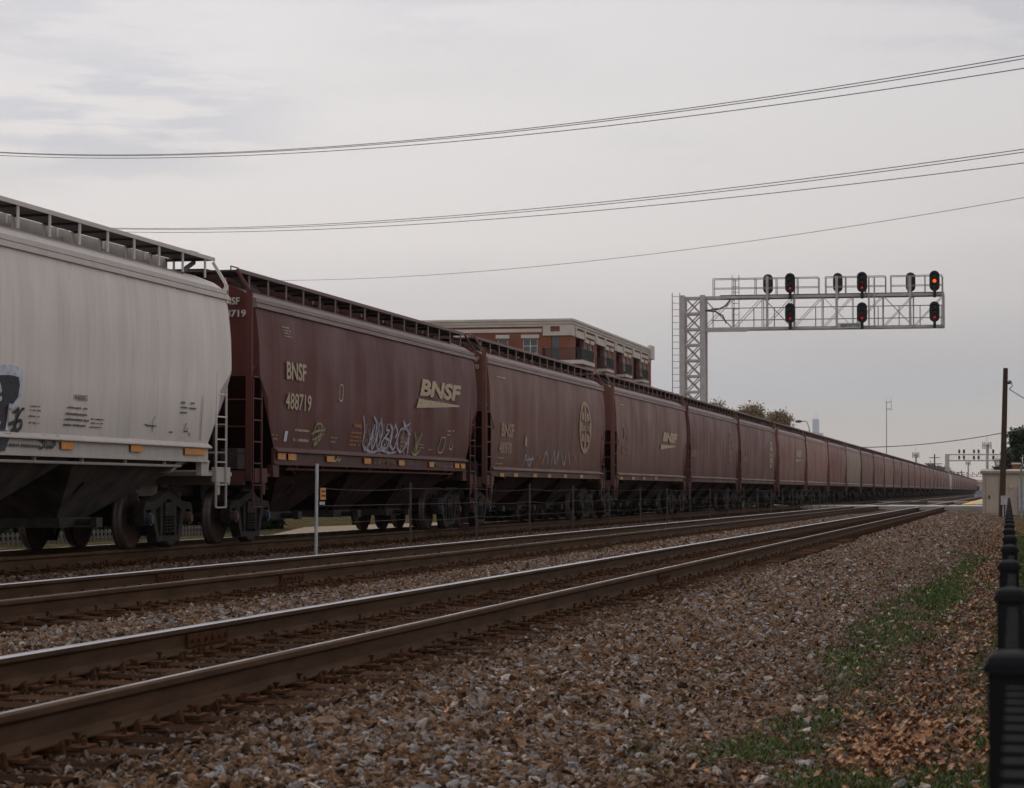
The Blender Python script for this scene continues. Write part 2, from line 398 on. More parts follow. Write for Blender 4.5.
def visible(X, Y, m=25):
    p = Vector((-X, Y, -.4)) - EYE; d = p.dot(FW)
    if d < 1: return False
    px = PX + F * p.dot(RT) / d; py = PY - F * p.dot(UP) / d
    return -60 - m < px < 1084 + m and py < 840
def scatter(name, label, zones, seed):
    r = np.random.RandomState(seed); P = []; S = []; RO = []; TO = []; RU = []
    for (X0, X1, Y0, Y1, dens, size, tone, rust, lift) in zones:
        n = int((X1-X0)*(Y1-Y0)*dens); xs = r.uniform(X0, X1, n); ys = r.uniform(Y0, Y1, n)
        q = Vector
        dx = -xs; d = dx*FW.x + ys*FW.y + (-1.25)*FW.z; px = PX + F*(dx*RT.x + ys*RT.y)/d; py = PY - F*(dx*UP.x + ys*UP.y - 1.25*UP.z)/d
        k = (d > 3) & (px > -60) & (px < 1090) & (py < 830); xs, ys = xs[k], ys[k]; n = len(xs)
        zz = np.array([base_z(a) for a in xs]) + lift + r.uniform(-.006, .012, n)
        P.append(np.stack([-xs, ys, zz], 1))
        s = size * np.exp(r.normal(0, .33, n)); s = np.clip(s, size*.4, size*1.7)
        S.append(np.stack([s*r.uniform(.85, 1.6, n), s*r.uniform(.6, 1.0, n), s*r.uniform(.35, .65, n)], 1))
        RO.append(r.uniform(-3.1, 3.1, (n, 3)) * np.array([.35, .35, 1]))
        TO.append(np.clip(r.beta(1.5, 1.7, n) * .95 + tone - .03, 0, 1)); RU.append(np.clip(rust + r.normal(0, .15, n), 0, .95))
    P = np.concatenate(P); S = np.concatenate(S); RO = np.concatenate(RO); TO = np.concatenate(TO); RU = np.concatenate(RU)
    me = bpy.data.meshes.new(name); me.vertices.add(len(P)); me.vertices.foreach_set('co', P.astype(np.float32).ravel())
    for nm, ty, v in (('scl', 'FLOAT_VECTOR', S), ('rot', 'FLOAT_VECTOR', RO)):
        a = me.attributes.new(nm, ty, 'POINT'); a.data.foreach_set('vector', v.astype(np.float32).ravel())
    for nm, v in (('tone', TO), ('rust', RU)):
        a = me.attributes.new(nm, 'FLOAT', 'POINT'); a.data.foreach_set('value', v.astype(np.float32))
    a = me.attributes.new('pick', 'INT', 'POINT'); a.data.foreach_set('value', r.randint(0, 7, len(P)).astype(np.int32))
    me.materials.append(M['stone_b'])
    o = link(name, me); md = o.modifiers.new('stones', 'NODES'); md.node_group = STONES
    print(name, len(P))
    return tag(o, label, 'gravel', kind='stuff')
scatter('ballast_stones', 'grey and brown crushed stone ballast beside and between the railway tracks', [
    (1.7, 3.72, 8, 30, 1500, .035, .06, .08, 0), (1.7, 3.72, 30, 60, 700, .043, .06, .1, 0), (1.5, 3.85, 60, 150, 200, .07, .05, .1, 0),
    (2.2, 3.6, 8, 45, 60, .055, .10, .0, .006), (3.5, 4.05, 8, 40, 620, .032, 0, .4, .006),
    (6.5, 7.9, 14, 45, 1000, .038, .08, .1, 0), (6.45, 7.9, 45, 120, 330, .053, .08, .12, 0),
    (4.4, 5.9, 10, 50, 420, .030, -.1, .6, .003), (4.0, 4.4, 9, 40, 330, .028, -.1, .55, .004), (5.9, 6.5, 12, 45, 420, .030, -.02, .45, .005),
    (7.8, 10.5, 22, 70, 200, .034, -.1, .5, .004), (10.4, 12.6, 26, 90, 380, .040, .02, .35, 0), (12.6, 15.5, 30, 60, 140, .04, -.1, .5, .004)], 5)
scatter('track_side_gravel', 'brown dirt and small gravel on the verge at the right of the tracks', [
    (.2, 2.6, 8, 35, 900, .021, .05, .20, 0), (.2, 2.4, 35, 70, 330, .032, .05, .15, 0), (.1, 2.0, 70, 140, 70, .05, .05, .15, 0),
    (.2, 2.4, 9, 60, 7, .045, .45, 0, .008)], 6)

# grass, leaves
def blades():
    r = np.random.RandomState(4); n = 420000
    X = r.uniform(-1.2, 2.3, n); Y = 8 + 72 * r.uniform(0, 1, n)**1.7
    # clumpy mask
    m = np.zeros(n)
    rr = np.random.RandomState(9)
    for (cx, cy, rx, ry, w) in [(1.50, 13.4, .28, 1.1, .95), (1.22, 15.2, .26, 1.5, .9), (1.25, 19.0, .25, 2.2, .75), (.85, 12.3, .42, .55, 1.3), (.35, 12.5, .3, .8, 1.1), (.16, 14.5, .12, 3.0, .9), (1.3, 25, .36, 6, .9), (1.0, 34, .36, 8, .9), (1.35, 21, .2, 3, .8), (.3, 19, .18, 4, .6), (.15, 14, .2, 8, .55), (.1, 24, .2, 10, .6), (-.6, 20, .6, 20, .9), (-.6, 60, .6, 30, .9), (1.9, 12.5, .22, .8, .6), (.9, 48, .3, 9, .6)]:
        m = np.maximum(m, w*np.exp(-(((X-cx)/rx)**2 + ((Y-cy)/ry)**2)))
    cl = np.zeros(n)
    for k in range(24):
        a = rr.uniform(0, 6.28); fq = rr.uniform(2, 11); cl += np.sin(fq*(X*math.cos(a) + Y*.6*math.sin(a)) + rr.uniform(0, 6))
    keep = r.uniform(0, 1, n) < np.clip(m*1.25 - .25 + cl*.07, 0, 1)
    X, Y = X[keep], Y[keep]; n = len(X)
    z = np.array([base_z(a) for a in X]) - .004; h = r.uniform(.018, .050, n) * (1 + (Y > 30) * .5); w = h * .10 + .0026 + (Y > 20) * .005
    a = r.uniform(0, 6.28, n); ln = r.uniform(.2, 1.0, n) * h
    b0 = np.stack([-X - w*np.cos(a), Y - w*np.sin(a), z], 1); b1 = np.stack([-X + w*np.cos(a), Y + w*np.sin(a), z], 1)
    tp = np.stack([-X + ln*np.sin(a), Y - ln*np.cos(a), z + h], 1)
    V = np.stack([b0, b1, tp], 1).reshape(-1, 3); Fc = np.arange(3*n).reshape(-1, 3)
    print('blades', n)
    return tag(link('grass', np_mesh('grass', V, Fc, M['grass'])), 'patchy short green grass and weeds growing in the verge by the black fence', 'grass', kind='stuff')
blades()
def dead_leaves():
    r = np.random.RandomState(14)
    X = []; Y = []
    for (cx, cy, rx, ry, k) in [(.74, 13.9, .20, 1.0, 700), (.52, 15.0, .26, 1.3, 330), (.5, 18, .40, 3.5, 300), (.42, 26, .4, 6, 380), (.45, 40, .4, 14, 900), (1.1, 20, .8, 9, 200), (1.7, 13, .7, 3, 110), (.2, 12.5, .22, 2.5, 130), (.5, 75, .5, 25, 1500), (2.6, 16, .8, 6, 60), (.12, 20, .1, 9, 110)]:
        X.append(r.normal(cx, rx*.7, k)); Y.append(r.normal(cy, ry*.7, k))
    X = np.concatenate(X); Y = np.concatenate(Y); k = (Y > 7); X, Y = X[k], Y[k]; n = len(X)
    shape = np.array([(0, -.5), (.22, -.30), (.50, -.22), (.30, .02), (.42, .34), (.14, .24), (0, .56), (-.14, .24), (-.42, .34), (-.30, .02), (-.50, -.22), (-.22, -.30)])
    s = r.uniform(.020, .050, n) * (1 + .3*(Y > 40)); a = r.uniform(0, 6.28, n); curl = r.uniform(-.8, 1.8, n); tx = r.uniform(-.9, .9, n); ty = r.uniform(-.9, .9, n)
    bz = np.array([base_z(q) for q in X]) + .016 + r.uniform(0, .022, n)
    V = np.zeros((n, 13, 3))
    for i in range(13):
        lx, ly = (0, 0) if i == 12 else shape[i]
        lz = curl * (lx*lx + .4*ly*ly)
        ux = lx*np.cos(a) - ly*np.sin(a); uy = lx*np.sin(a) + ly*np.cos(a)
        V[:, i, 0] = -X + s*ux; V[:, i, 1] = Y + s*uy; V[:, i, 2] = bz + s*(lz + tx*ux + ty*uy)
    off = (np.arange(n)*13)[:, None, None]
    tri = np.array([(12, i, (i+1) % 12) for i in range(12)])[None]
    return tag(link('fallen_leaves', np_mesh('fallen_leaves', V.reshape(-1, 3), (off + tri).reshape(-1, 3), M['dead_leaf'])), 'drift of dry orange brown fallen leaves on the verge', 'leaves', kind='stuff')
dead_leaves()

# ------------------------------------------------------------------ railway tracks
RAILPROF = [(-.076,0),(.076,0),(.076,.010),(.020,.026),(.009,.045),(.009,.130),(.030,.142),(.037,.150),(.036,.178),(.028,.186),(-.006,.1875),(-.026,.186),(-.036,.178),(-.037,.150),(-.030,.142),(-.009,.130),(-.009,.045),(-.020,.026),(-.076,.010)]
def rail_mesh(Y0, Y1):
    mb = MB(); n = len(RAILPROF); ys = [Y0 + (Y1-Y0)*(i/40)**2 for i in range(41)]
    rr = random.Random(2)
    for j in range(40):
        a, b = ys[j], ys[j+1]
        for i in range(n):
            p, q = RAILPROF[i], RAILPROF[(i+1) % n]
            mb.mat(1 if i in (8, 9) else 0)
            mb.add([(p[0], a, p[1]), (q[0], a, q[1]), (q[0], b, q[1]), (p[0], b, p[1])], [(0, 1, 2, 3)])
    me = mb.mesh('rail', [M['rail'], M['railhead']]); return me
RAILM = rail_mesh(-15, 1600)
mb = MB()                                          # joint bar with bolts (both faces of the rail)
for s in (-1, 1):
    mb.box(min(s*.012, s*.034), max(s*.012, s*.034), -.46, .46, .035, .132)
    for k in range(6): mb.tube([(s*.03, -.38+.152*k, .085), (s*.055, -.38+.152*k, .085)], .017, 6)
JOINT = mb.mesh('joint_bar', M['plate'])
def tie_mesh(seed):
    r = random.Random(seed); mb = MB(); L = 1.30 + r.uniform(-.05, .05); w = .115; h = .17
    n = 14; V = []
    for i in range(n+1):
        x = -L + 2*L*i/n
        for (dy, dz) in ((-w, -h), (w, -h), (w, -.012), (w*.55, r.uniform(-.006, .004)), (-w*.5, r.uniform(-.008, .004)), (-w, -.012)):
            V.append((x + (r.uniform(-.012, .012) if i in (0, n) else 0), dy + r.uniform(-.006, .006), dz + r.uniform(-.004, .004)))
    Fc = [(i*6+k, i*6+(k+1) % 6, (i+1)*6+(k+1) % 6, (i+1)*6+k) for i in range(n) for k in range(6)] + [tuple(range(6))[::-1], tuple(n*6+k for k in range(6))]
    return mb.add(V, Fc).mesh('railway_tie', M['tie'])
TIES = [tie_mesh(i) for i in range(6)]
def plate_mesh(seed):                               # plate, spikes and rail anchors at one seat
    r = random.Random(seed); mb = MB()
    mb.box(-.185, .185, -.095, .095, 0, .017)
    for sx in (-1, 1):
        for dy in (-.06, .06):
            if r.random() < .8:
                x = sx*(.09 + r.uniform(0, .006)); t = r.uniform(.0, .03)
                mb.box(x-.009, x+.009, dy-.009, dy+.009, .01, .03+t); mb.box(x-.02, x+.014, dy-.015, dy+.015, .03+t, .045+t)
        mb.box(sx*.15-.009, sx*.15+.009, -.01, .012, .015, .04 + r.uniform(0, .02))
    if seed % 2 == 0:
        for dy in (-.135, .135):
            mb.bar((-.10, dy, -.005), (.10, dy, -.005), .02, .03)
            for sx in (-1, 1): mb.add([(sx*.075, dy-.018, -.02), (sx*.12, dy-.018, -.02), (sx*.10, dy-.018, .055), (sx*.075, dy-.018, .03), (sx*.075, dy+.018, -.02), (sx*.12, dy+.018, -.02), (sx*.10, dy+.018, .055), (sx*.075, dy+.018, .03)],
                                      [(0,1,2,3),(7,6,5,4),(0,4,5,1),(1,5,6,2),(2,6,7,3),(3,7,4,0)])
    return mb.mesh('tie_plate', M['plate'])
PLATES = [plate_mesh(i) for i in range(6)]
LAB = ['nearest railway track with shiny rails and brown ties crossing the foreground', 'middle railway track between the nearest track and the wire fence', 'far railway track carrying the freight train']
Y_START = [8.5, 17, 27]
for ti, (X, zt) in enumerate(T):
    root = tag(empty('railway_track', (-X, 0, 0)), LAB[ti], 'railway track', 'parallel railway tracks')
    for s in (-1, 1):
        rl = link('rail', RAILM, root); rl.location = (s*.7535, 0, zt - RH); rl.scale = (-s, 1, 1)
        if ti == 0 and s == -1: js = [on_x(205, 628, X+.75).y]
        elif ti == 0: js = [on_x(98, 690, X-.75).y + 19.4]
        elif ti == 1: js = [on_x(290, 560, X-.75).y]
        else: js = []
        for jy in js:
            j = link('joint_bar', JOINT, rl); j.location = (0, jy, 0)
    nt = 0; rest = MB(); restp = MB(); y = Y_START[ti]; rr = random.Random(ti)
    while y < 420:
        step = .53 + rr.uniform(-.03, .03)
        if nt < 100:
            t = link('railway_tie', TIES[rr.randrange(6)], root); t.location = (rr.uniform(-.04, .04), y, zt - RH - .015); t.rotation_euler = (0, 0, rr.uniform(-.012, .012) + (math.pi if rr.random() < .5 else 0))
            for s in (-1, 1):
                p = link('tie_plate', PLATES[rr.randrange(6)], t); p.location = (s*.7535, 0, -.002)
        else:
            zz = zt - RH - .015; rest.box(-1.3, 1.3, y-.11, y+.11, zz-.1, zz)
            if y < 160:
                for s in (-1, 1): restp.box(s*.7535-.17, s*.7535+.17, y-.09, y+.09, zz, zz+.017); restp.box(s*.7535+.085, s*.7535+.11, y-.07, y-.05, zz+.017, zz+.06)
        nt += 1; y += step
    tag(rest.build('railway_ties', M['tie'], root), 'remaining wooden ties further along the track', kind='stuff')
    tag(restp.build('tie_plates', M['plate'], root), 'remaining rusty tie plates further along the track', kind='stuff')

# ------------------------------------------------------------------ hopper cars
CX = 13.9
def side_x(z):
    P = [(1.2, 1.44), (1.4, 1.465), (1.6, 1.487), (1.8, 1.502), (2.0, 1.516), (2.2, 1.528), (2.4, 1.538), (2.6, 1.545), (2.8, 1.549), (3.0, 1.549), (3.2, 1.543), (3.4, 1.531), (3.6, 1.512), (3.8, 1.487), (3.95, 1.462), (4.2, 1.42)]
    for (a, xa), (b, xb) in zip(P, P[1:]):
        if z <= b: return xa + (xb-xa)*(max(z, a)-a)/(b-a)
    return P[-1][1]
HL, HLS, ZS, ZE, ZK = 8.45, 7.4, 1.56, 3.95, 2.8
def set_type(k):
    global HLS, ZS
    HLS, ZS = (7.4, 1.56) if k == 0 else (8.0, 1.40)
def hl(z):
    if z >= ZK: return HL
    t = (ZK - z)/(ZK - ZS); return HL - (HL-HLS)*(t**1.1)
NP = 15
def body_mesh():
    mb = MB(); rr = random.Random(5)
    zs = [ZS + (ZE-ZS)*i/18 for i in range(19)]
    per = 8; nc = NP*per
    amp = [rr.uniform(.008, .026) for _ in range(NP)]; ph = [rr.uniform(-.4, .4) for _ in range(NP)]
    for s in (1, -1):
        V = []
        for z in zs:
            H = hl(z); tz = (z-ZS)/(ZE-ZS)
            for c in range(nc+1):
                y = -HL + 2*HL*c/nc; y = max(-H, min(H, y)) if abs(y) > H else y
                p = min(NP-1, c//per); u = (c % per)/per if c < nc else 1
                rip = amp[p]*math.sin(math.pi*u)*math.sin(math.pi*min(1, tz*1.05))*(1 + ph[p]*math.sin(5*tz + p))
                sm = -.008 if c % per == 0 else 0
                V.append((s*(side_x(z) - rip + sm), y, z))
        n = nc+1; Fc = []
        for j in range(len(zs)-1):
            for c in range(nc):
                a = V[j*n+c]; b = V[j*n+c+1]; d = V[(j+1)*n+c]; e = V[(j+1)*n+c+1]
                if abs(a[1]-b[1]) < 1e-6 and abs(d[1]-e[1]) < 1e-6: continue
                Fc.append((j*n+c, j*n+c+1, (j+1)*n+c+1, (j+1)*n+c))
        mb.add(V, Fc)
    for e in (-1, 1):                              # end sheet, slope sheet
        zz = [ZK, 3.3, 3.7, ZE]; V = []
        for z in zz: V += [(-side_x(z), e*HL, z), (side_x(z), e*HL, z)]
        V += [(-1.435, e*HL, 4.10), (1.435, e*HL, 4.10), (-1.24, e*HL, 4.235), (1.24, e*HL, 4.235), (-.92, e*HL, 4.36), (.92, e*HL, 4.36), (-.5, e*HL, 4.42), (.5, e*HL, 4.42), (-.02, e*HL, 4.44), (.02, e*HL, 4.44)]
        mb.add(V, [(2*i, 2*i+1, 2*i+3, 2*i+2) for i in range(8)])
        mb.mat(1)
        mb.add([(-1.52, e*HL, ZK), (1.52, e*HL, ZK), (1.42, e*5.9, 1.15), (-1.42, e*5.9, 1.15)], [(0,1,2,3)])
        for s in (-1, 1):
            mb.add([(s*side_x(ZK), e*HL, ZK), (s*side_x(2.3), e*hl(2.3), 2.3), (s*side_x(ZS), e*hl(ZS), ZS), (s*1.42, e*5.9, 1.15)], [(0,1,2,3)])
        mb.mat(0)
        for k in (-.9, -.3, .3, .9): mb.box(k-.03, k+.03, min(e*HL, e*(HL+.05)), max(e*HL, e*(HL+.05)), ZK, 3.95)
    for k in range(1, NP):                         # thin outside weld strips
        y = -HL + 2*HL*k/NP
        for z0, z1 in zip(zs, zs[1:]):
            if abs(y) < hl(z0) - .05:
                mb.bar((side_x(z0)-.0075, y, z0), (side_x(z1)-.0075, y, z1), .012, .0025, (1,0,0))
    me = mb.mesh('body', [M['paint'], M['paint_dark']])
    for p in me.polygons:
        if abs(p.normal.x) > .8 and p.area > .005 and len(p.vertices) == 4: p.use_smooth = True
    return me
def roof_mesh():
    mb = MB(); prof = [(1.435, 4.10), (1.24, 4.235), (.92, 4.36), (.5, 4.42), (0, 4.44), (-.5, 4.42), (-.92, 4.36), (-1.24, 4.235), (-1.435, 4.10)]
    n = NP; V = []
    for j in range(n+1):
        y = -HL + 2*HL*j/n
        V += [(p[0], y, p[1]) for p in prof]
    m = len(prof); mb.add(V, [(j*m+i, j*m+i+1, (j+1)*m+i+1, (j+1)*m+i) for j in range(n) for i in range(m-1)])
    for s in (-1, 1):                              # eave: stepped top chord
        mb.prism([(s*1.43, 3.95), (s*1.50, 3.955), (s*1.50, 4.02), (s*1.465, 4.035), (s*1.485, 4.045), (s*1.485, 4.11), (s*1.42, 4.115)], 'y', -HL-.02, HL+.02)
    mb.mat(1).box(-.52, .52, -8.25, 8.25, 4.38, 4.635).mat(0)       # trough hatch, colour darkened for the shade under the walkway
    for k in range(9):
        y = -7.2 + 1.8*k; mb.box(-.53, .53, y-.03, y+.03, 4.46, 4.65); mb.mat(1).box(.50, .60, y-.06, y+.06, 4.42, 4.50).mat(0)
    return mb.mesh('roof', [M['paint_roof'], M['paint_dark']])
def rb_mesh():
    mb = MB()
    for s in (-1, 1):
        a, b = s*.68, s*1.24
        mb.mat(0).box(min(a, b), max(a, b), -HL-.30, HL+.02, 4.475, 4.50)
        mb.mat(1).box(min(b, b-s*.012)+s*.012, max(b, b-s*.012)+s*.012, -HL-.30, HL+.02, 4.465, 4.525)
        for k in range(16):
            y = -HL+.4 + (2*HL-.8)*k/15
            mb.mat(2); mb.box(s*1.225-.01, s*1.225+.01, y-.03, y+.03, 4.23, 4.47); mb.mat(1)
            mb.bar((s*.70, y, 4.31), (s*.70, y, 4.47), .03)
            mb.mat(0).bar((s*.68, y, 4.46), (s*1.22, y, 4.46), .03); mb.mat(1)
        for k in range(8): mb.mat(0).box(min(a,b), max(a,b), -HL+.2+k*2.2, -HL+.24+k*2.2, 4.50, 4.512)
    for e in (-1, 1):                              # crossover at the end
        mb.mat(0).box(-.68, .68, min(e*(HL-.3), e*(HL+(.3 if e < 0 else .02))), max(e*(HL-.3), e*(HL+(.3 if e < 0 else .02))), 4.475, 4.50)
        mb.mat(1)
        for s in (-1, 1):
            mb.mat(0).bar((s*1.16, e*(HL-1.3), 4.26), (s*1.0, e*(HL-.25), 4.44), .03, .07).mat(1)
            mb.tube([(s*1.0, e*(HL-.5), 4.5), (s*1.0, e*(HL-.5), 4.60), (s*1.0, e*(HL-.1), 4.60), (s*1.0, e*(HL-.1), 4.5)], .013, 6)
    for i, v in enumerate(mb.v):
        if v[2] > 4.4: mb.v[i] = (v[0], v[1], v[2]+.06)
    return mb.mesh('running_board', [M['grating'], M['paint_light'], M['paint_light']])
def sill_mesh(s):
    mb = MB(); x = 1.505
    b, t = (1.33, 1.60) if ZS > 1.5 else (1.24, 1.44)
    mb.prism([(s*(x-.06), b), (s*(x+.02), b), (s*(x+.02), b+.025), (s*(x-.01), b+.03), (s*(x-.01), t-.06), (s*(x+.06), t-.05), (s*(x+.06), t-.035), (s*(x-.02), t+.03), (s*(x-.06), t+.03)], 'y', -HLS-.05, HLS+.05)
    return mb.mesh('side_sill', M['paint'])
def pipe_mesh():
    mb = MB(); mb.tube([(1.44, -6.6, 1.26), (1.44, 6.3, 1.26)], .022, 7)
    for k in range(8): mb.box(1.42, 1.46, -6+k*1.65, -5.95+k*1.65, 1.25, 1.36)
    return mb.mesh('brake_pipe', M['paint'])
def bay_mesh(c, w0, w1):
    mb = MB(); zt, zb = 1.35, .50; a, b = c-w0, c+w1
    T_ = [(-1.42, a, zt), (1.42, a, zt), (1.42, b, zt), (-1.42, b, zt)]; B_ = [(-.55, c-.55, zb), (.55, c-.55, zb), (.55, c+.55, zb), (-.55, c+.55, zb)]
    mb.add(T_ + B_, [(0,1,5,4),(1,2,6,5),(2,3,7,6),(3,0,4,7)])
    mb.mat(1); mb.box(-.62, .62, c-.62, c+.62, .36, .50); mb.tube([(-.95, c, .43), (.95, c, .43)], .05, 8)
    mb.box(.88, .98, c-.12, c+.12, .36, .50); mb.box(-.98, -.88, c-.12, c+.12, .36, .50)
    mb.bar((.4, c-.58, .47), (1.1, c-.9, 1.0), .03); mb.mat(0)
    return mb.mesh('hopper_bay', [M['hopper'], M['grime']])
def bay_grey(me):
    m2 = me.copy(); m2.materials[0] = M['hopper_grey']; return m2
def cage_mesh(e):
    mb = MB(); y0, y1 = e*(HL-.12), e*(HL+(.30 if e < 0 else -.03))
    lo, hi = min(y0, y1), max(y0, y1)
    for s in (-1, 1):
        mb.bar((s*1.46, y1, 1.05 if e < 0 else 3.9), (s*1.46, y1, 4.20), .07, .10 if e < 0 else .05)            # corner post
        mb.bar((s*1.46, y1, 4.20), (s*1.235, y1, 4.565), .045)
        mb.bar((s*1.46, y1, 4.16), (s*1.40, e*HL, 4.10), .04)
        mb.bar((s*1.46, y1, 2.9), (s*1.46, e*HL, 2.95), .05)
        for z in (1.5, 1.95, 2.4): mb.bar((s*.05, y1, z), (s*1.46, y1, z), .022)   # end ladder / hand rails
    for k in range(9): mb.bar((-.55, y1, 1.35+k*.36), (-.1, y1, 1.35+k*.36), .02)
    for x in (-.55, -.1): mb.bar((x, y1, 1.15), (x, y1, 4.5), .03)
    return mb.mesh('end_cage', M['paint'])
def ladder_mesh(e, s):
    mb = MB(); ya, yb = (-HL+.20, -HL-.28) if e < 0 else (HL-.68, HL-.18); x = s*1.52
    for y in (ya, yb): mb.bar((x, y, .62 if y == ya else .62), (x, y, 2.75), .028)
    for k in range(7):
        z = .62 + .36*k; mb.bar((x, ya, z), (x, yb, z), .022)
    return mb.mesh('ladder', M['paint'])
def platform_mesh(e):
    mb = MB()
    a, b = sorted((e*(HLS-.15), e*(HL+.36)))
    mb.box(-1.44, 1.44, a, b, 1.12, 1.18); c, d = sorted((e*(HL+.30), e*(HL+.38))); mb.box(-1.40, 1.40, c, d, .98, 1.22)
    mb.box(-.17, .17, a-(.0), b, .80, 1.12)
    for s in (-1, 1):
        c, d = sorted((e*(HLS-.25), e*(HLS+.12)))
        mb.prism([(c, 1.33), (d, 1.33), (d-.05 if e > 0 else d, 1.12), (c if e > 0 else c+.05, 1.12)], 'x', min(s*1.40, s*1.49), max(s*1.40, s*1.49))
        c, d = sorted((e*(HL-.6), e*(HL+.1))); mb.box(min(s*1.42, s*1.50), max(s*1.42, s*1.50), c, d, 1.02, 1.26)
        # jacking lug
        yy = e*(HL-.45); mb.prism([(yy-.09, 1.14), (yy+.09, 1.14), (yy+.05, .82), (yy-.05, .82)], 'x', min(s*1.46, s*1.49), max(s*1.46, s*1.49))
    return mb.mesh('end_platform', M['paint'])
def brake_mesh():
    mb = MB(); y = -(HL+.05)
    mb.tube([(-.9, y-.25, 2.2), (-.9, y-.30, 2.2)], .28, 16); mb.tube([(.45, y+.1, 1.5), (.45, y+.75, 1.5)], .17, 12); mb.box(.85, 1.15, y+.1, y+.5, 1.25, 1.6)
    mb.tube([(.7, y+.2, 1.2), (.7, y+.2, 1.9), (.2, y+.6, 2.0)], .02, 6)
    return mb.mesh('brake_gear', M['grime'])
def coupler_mesh(e):
    mb = MB(); y = e*(HL+.42)
    a, b = sorted((y, y+e*.22)); mb.box(-.08, .08, a, b, .78, .94)
    c, d = sorted((y+e*.15, y+e*.42)); mb.prism([(-.17, c), (.17, c), (.20, (c+d)/2), (.10, d), (-.16, d), (-.2, (c+d)/2)], 'z', .72, 1.0)
    mb.tube([(.3*1, y, .85), (.33, y+e*.12, .55), (.28, y+e*.28, .45)], .028, 7)
    return mb.mesh('coupler', M['grime'])
def wheel_mesh():
    mb = MB()
    prof = [(.08, -.03), (.10, .03), (.36, .035), (.385, .065), (.455, .065), (.457, 0), (.46, -.045), (.487, -.055), (.487, -.075), (.46, -.08), (.39, -.07), (.36, -.02), (.10, -.04), (.08, -.04)]
    mb.lathe(prof, 'x', (0,0,0), 32)
    me = mb.mesh('wheel', [M['wheel'], M['tread']], False)
    for p in me.polygons:
        c = p.center; r = math.hypot(c.y, c.z)
        if .45 < r < .462 and -.05 < c.x < .066: p.material_index = 1
        p.use_smooth = True
    return me
def axle_mesh():
    mb = MB(); mb.tube([(-1.05, 0, 0), (1.05, 0, 0)], .075, 12); return mb.mesh('axle', M['grime'])
def frame_mesh(s):
    mb = MB(); x0, x1 = sorted((s*.93, s*1.09)); A = .89; zc = .457
    pr = lambda poly: mb.prism(poly, 'x', x0, x1)
    for e in (-1, 1):
        P = lambda pts: pr([(e*y, z) for y, z in pts])
        P([(A-.17, zc-.02), (A-.11, zc+.14), (A+.11, zc+.14), (A+.19, zc-.10), (A+.22, zc+.16), (A+.14, zc+.25), (A-.25, zc+.27), (A-.30, zc+.16)])     # pedestal
        P([(A-.20, zc+.26), (A-.30, zc+.14), (.0, zc+.30), (.0, zc+.42)])                                          # top chord
        P([(A-.16, zc+.05), (A-.30, zc+.14), (.42, .17), (.50, .10)])                                             # diagonal
        P([(.36, .18), (.27, .24), (.24, zc+.34), (.36, zc+.30)])                                                   # column
    pr([(-.52, .11), (.52, .11), (.42, .20), (-.42, .20)])
    mb.box(min(s*.86, s*1.12), max(s*.86, s*1.12), -.24, .24, zc+.06, zc+.25)     # bolster end
    return mb.mesh('side_frame', M['frame'])
def spring_mesh(s):
    mb = MB()
    for yy in (-.15, .0, .15):
        for k in range(6): 
            z = .215 + k*.048
            mb.tube([(s*1.06 + .07*math.cos(a*math.pi/5), yy + .07*math.sin(a*math.pi/5), z + .048*a/10) for a in range(11)], .015, 5, caps=False)
    return mb.mesh('spring', M['frame'])
def cap_mesh(s, mat):
    mb = MB(); mb.tube([(s*1.02, 0, 0), (s*1.13, 0, 0)], .10, 14); mb.tube([(s*1.13, 0, 0), (s*1.16, 0, 0)], .07, 12); return mb.mesh('bearing_cap', mat)
def bolster_mesh():
    mb = MB(); mb.box(-1.0, 1.0, -.2, .2, .52, .74); mb.box(-.3, .3, -.3, .3, .74, .98); mb.box(-.9, .9, -.5, -.42, .35, .45); mb.box(-.9, .9, .42, .5, .35, .45)
    return mb.mesh('bolster', M['grime'])
set_type(1); MEB = dict(body=body_mesh(), s1=sill_mesh(1), s2=sill_mesh(-1), plat=[platform_mesh(-1), platform_mesh(1)])
set_type(0)
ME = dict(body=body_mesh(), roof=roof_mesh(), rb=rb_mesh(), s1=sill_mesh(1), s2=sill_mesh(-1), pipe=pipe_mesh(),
          bays=[bay_mesh(-4.15, 2.75, 2.05), bay_mesh(0, 2.05, 2.05), bay_mesh(4.15, 2.05, 2.75)],
          cage=[cage_mesh(-1), cage_mesh(1)], lad=[ladder_mesh(e, s) for e in (-1, 1) for s in (1, -1)], plat=[platform_mesh(-1), platform_mesh(1)],
          brake=brake_mesh(), coup=[coupler_mesh(-1), coupler_mesh(1)], wheel=wheel_mesh(), axle=axle_mesh(), frame=[frame_mesh(1), frame_mesh(-1)],
          spring=[spring_mesh(1), spring_mesh(-1)], cap=[cap_mesh(1, M['bearing']), cap_mesh(1, M['bearing_rust'])], bol=bolster_mesh())
def center_sill():
    mb = MB(); mb.box(-.17, .17, -HLS, HLS, .80, 1.10); mb.box(-.9, .9, -6.0, -5.85, .9, 1.3); mb.box(-.9, .9, 5.85, 6.0, .9, 1.3); return mb.mesh('center_sill', M['grime'])
ME['cs'] = center_sill()
ME['bays_g'] = [bay_grey(b) for b in ME['bays']]
TRK = 7.05
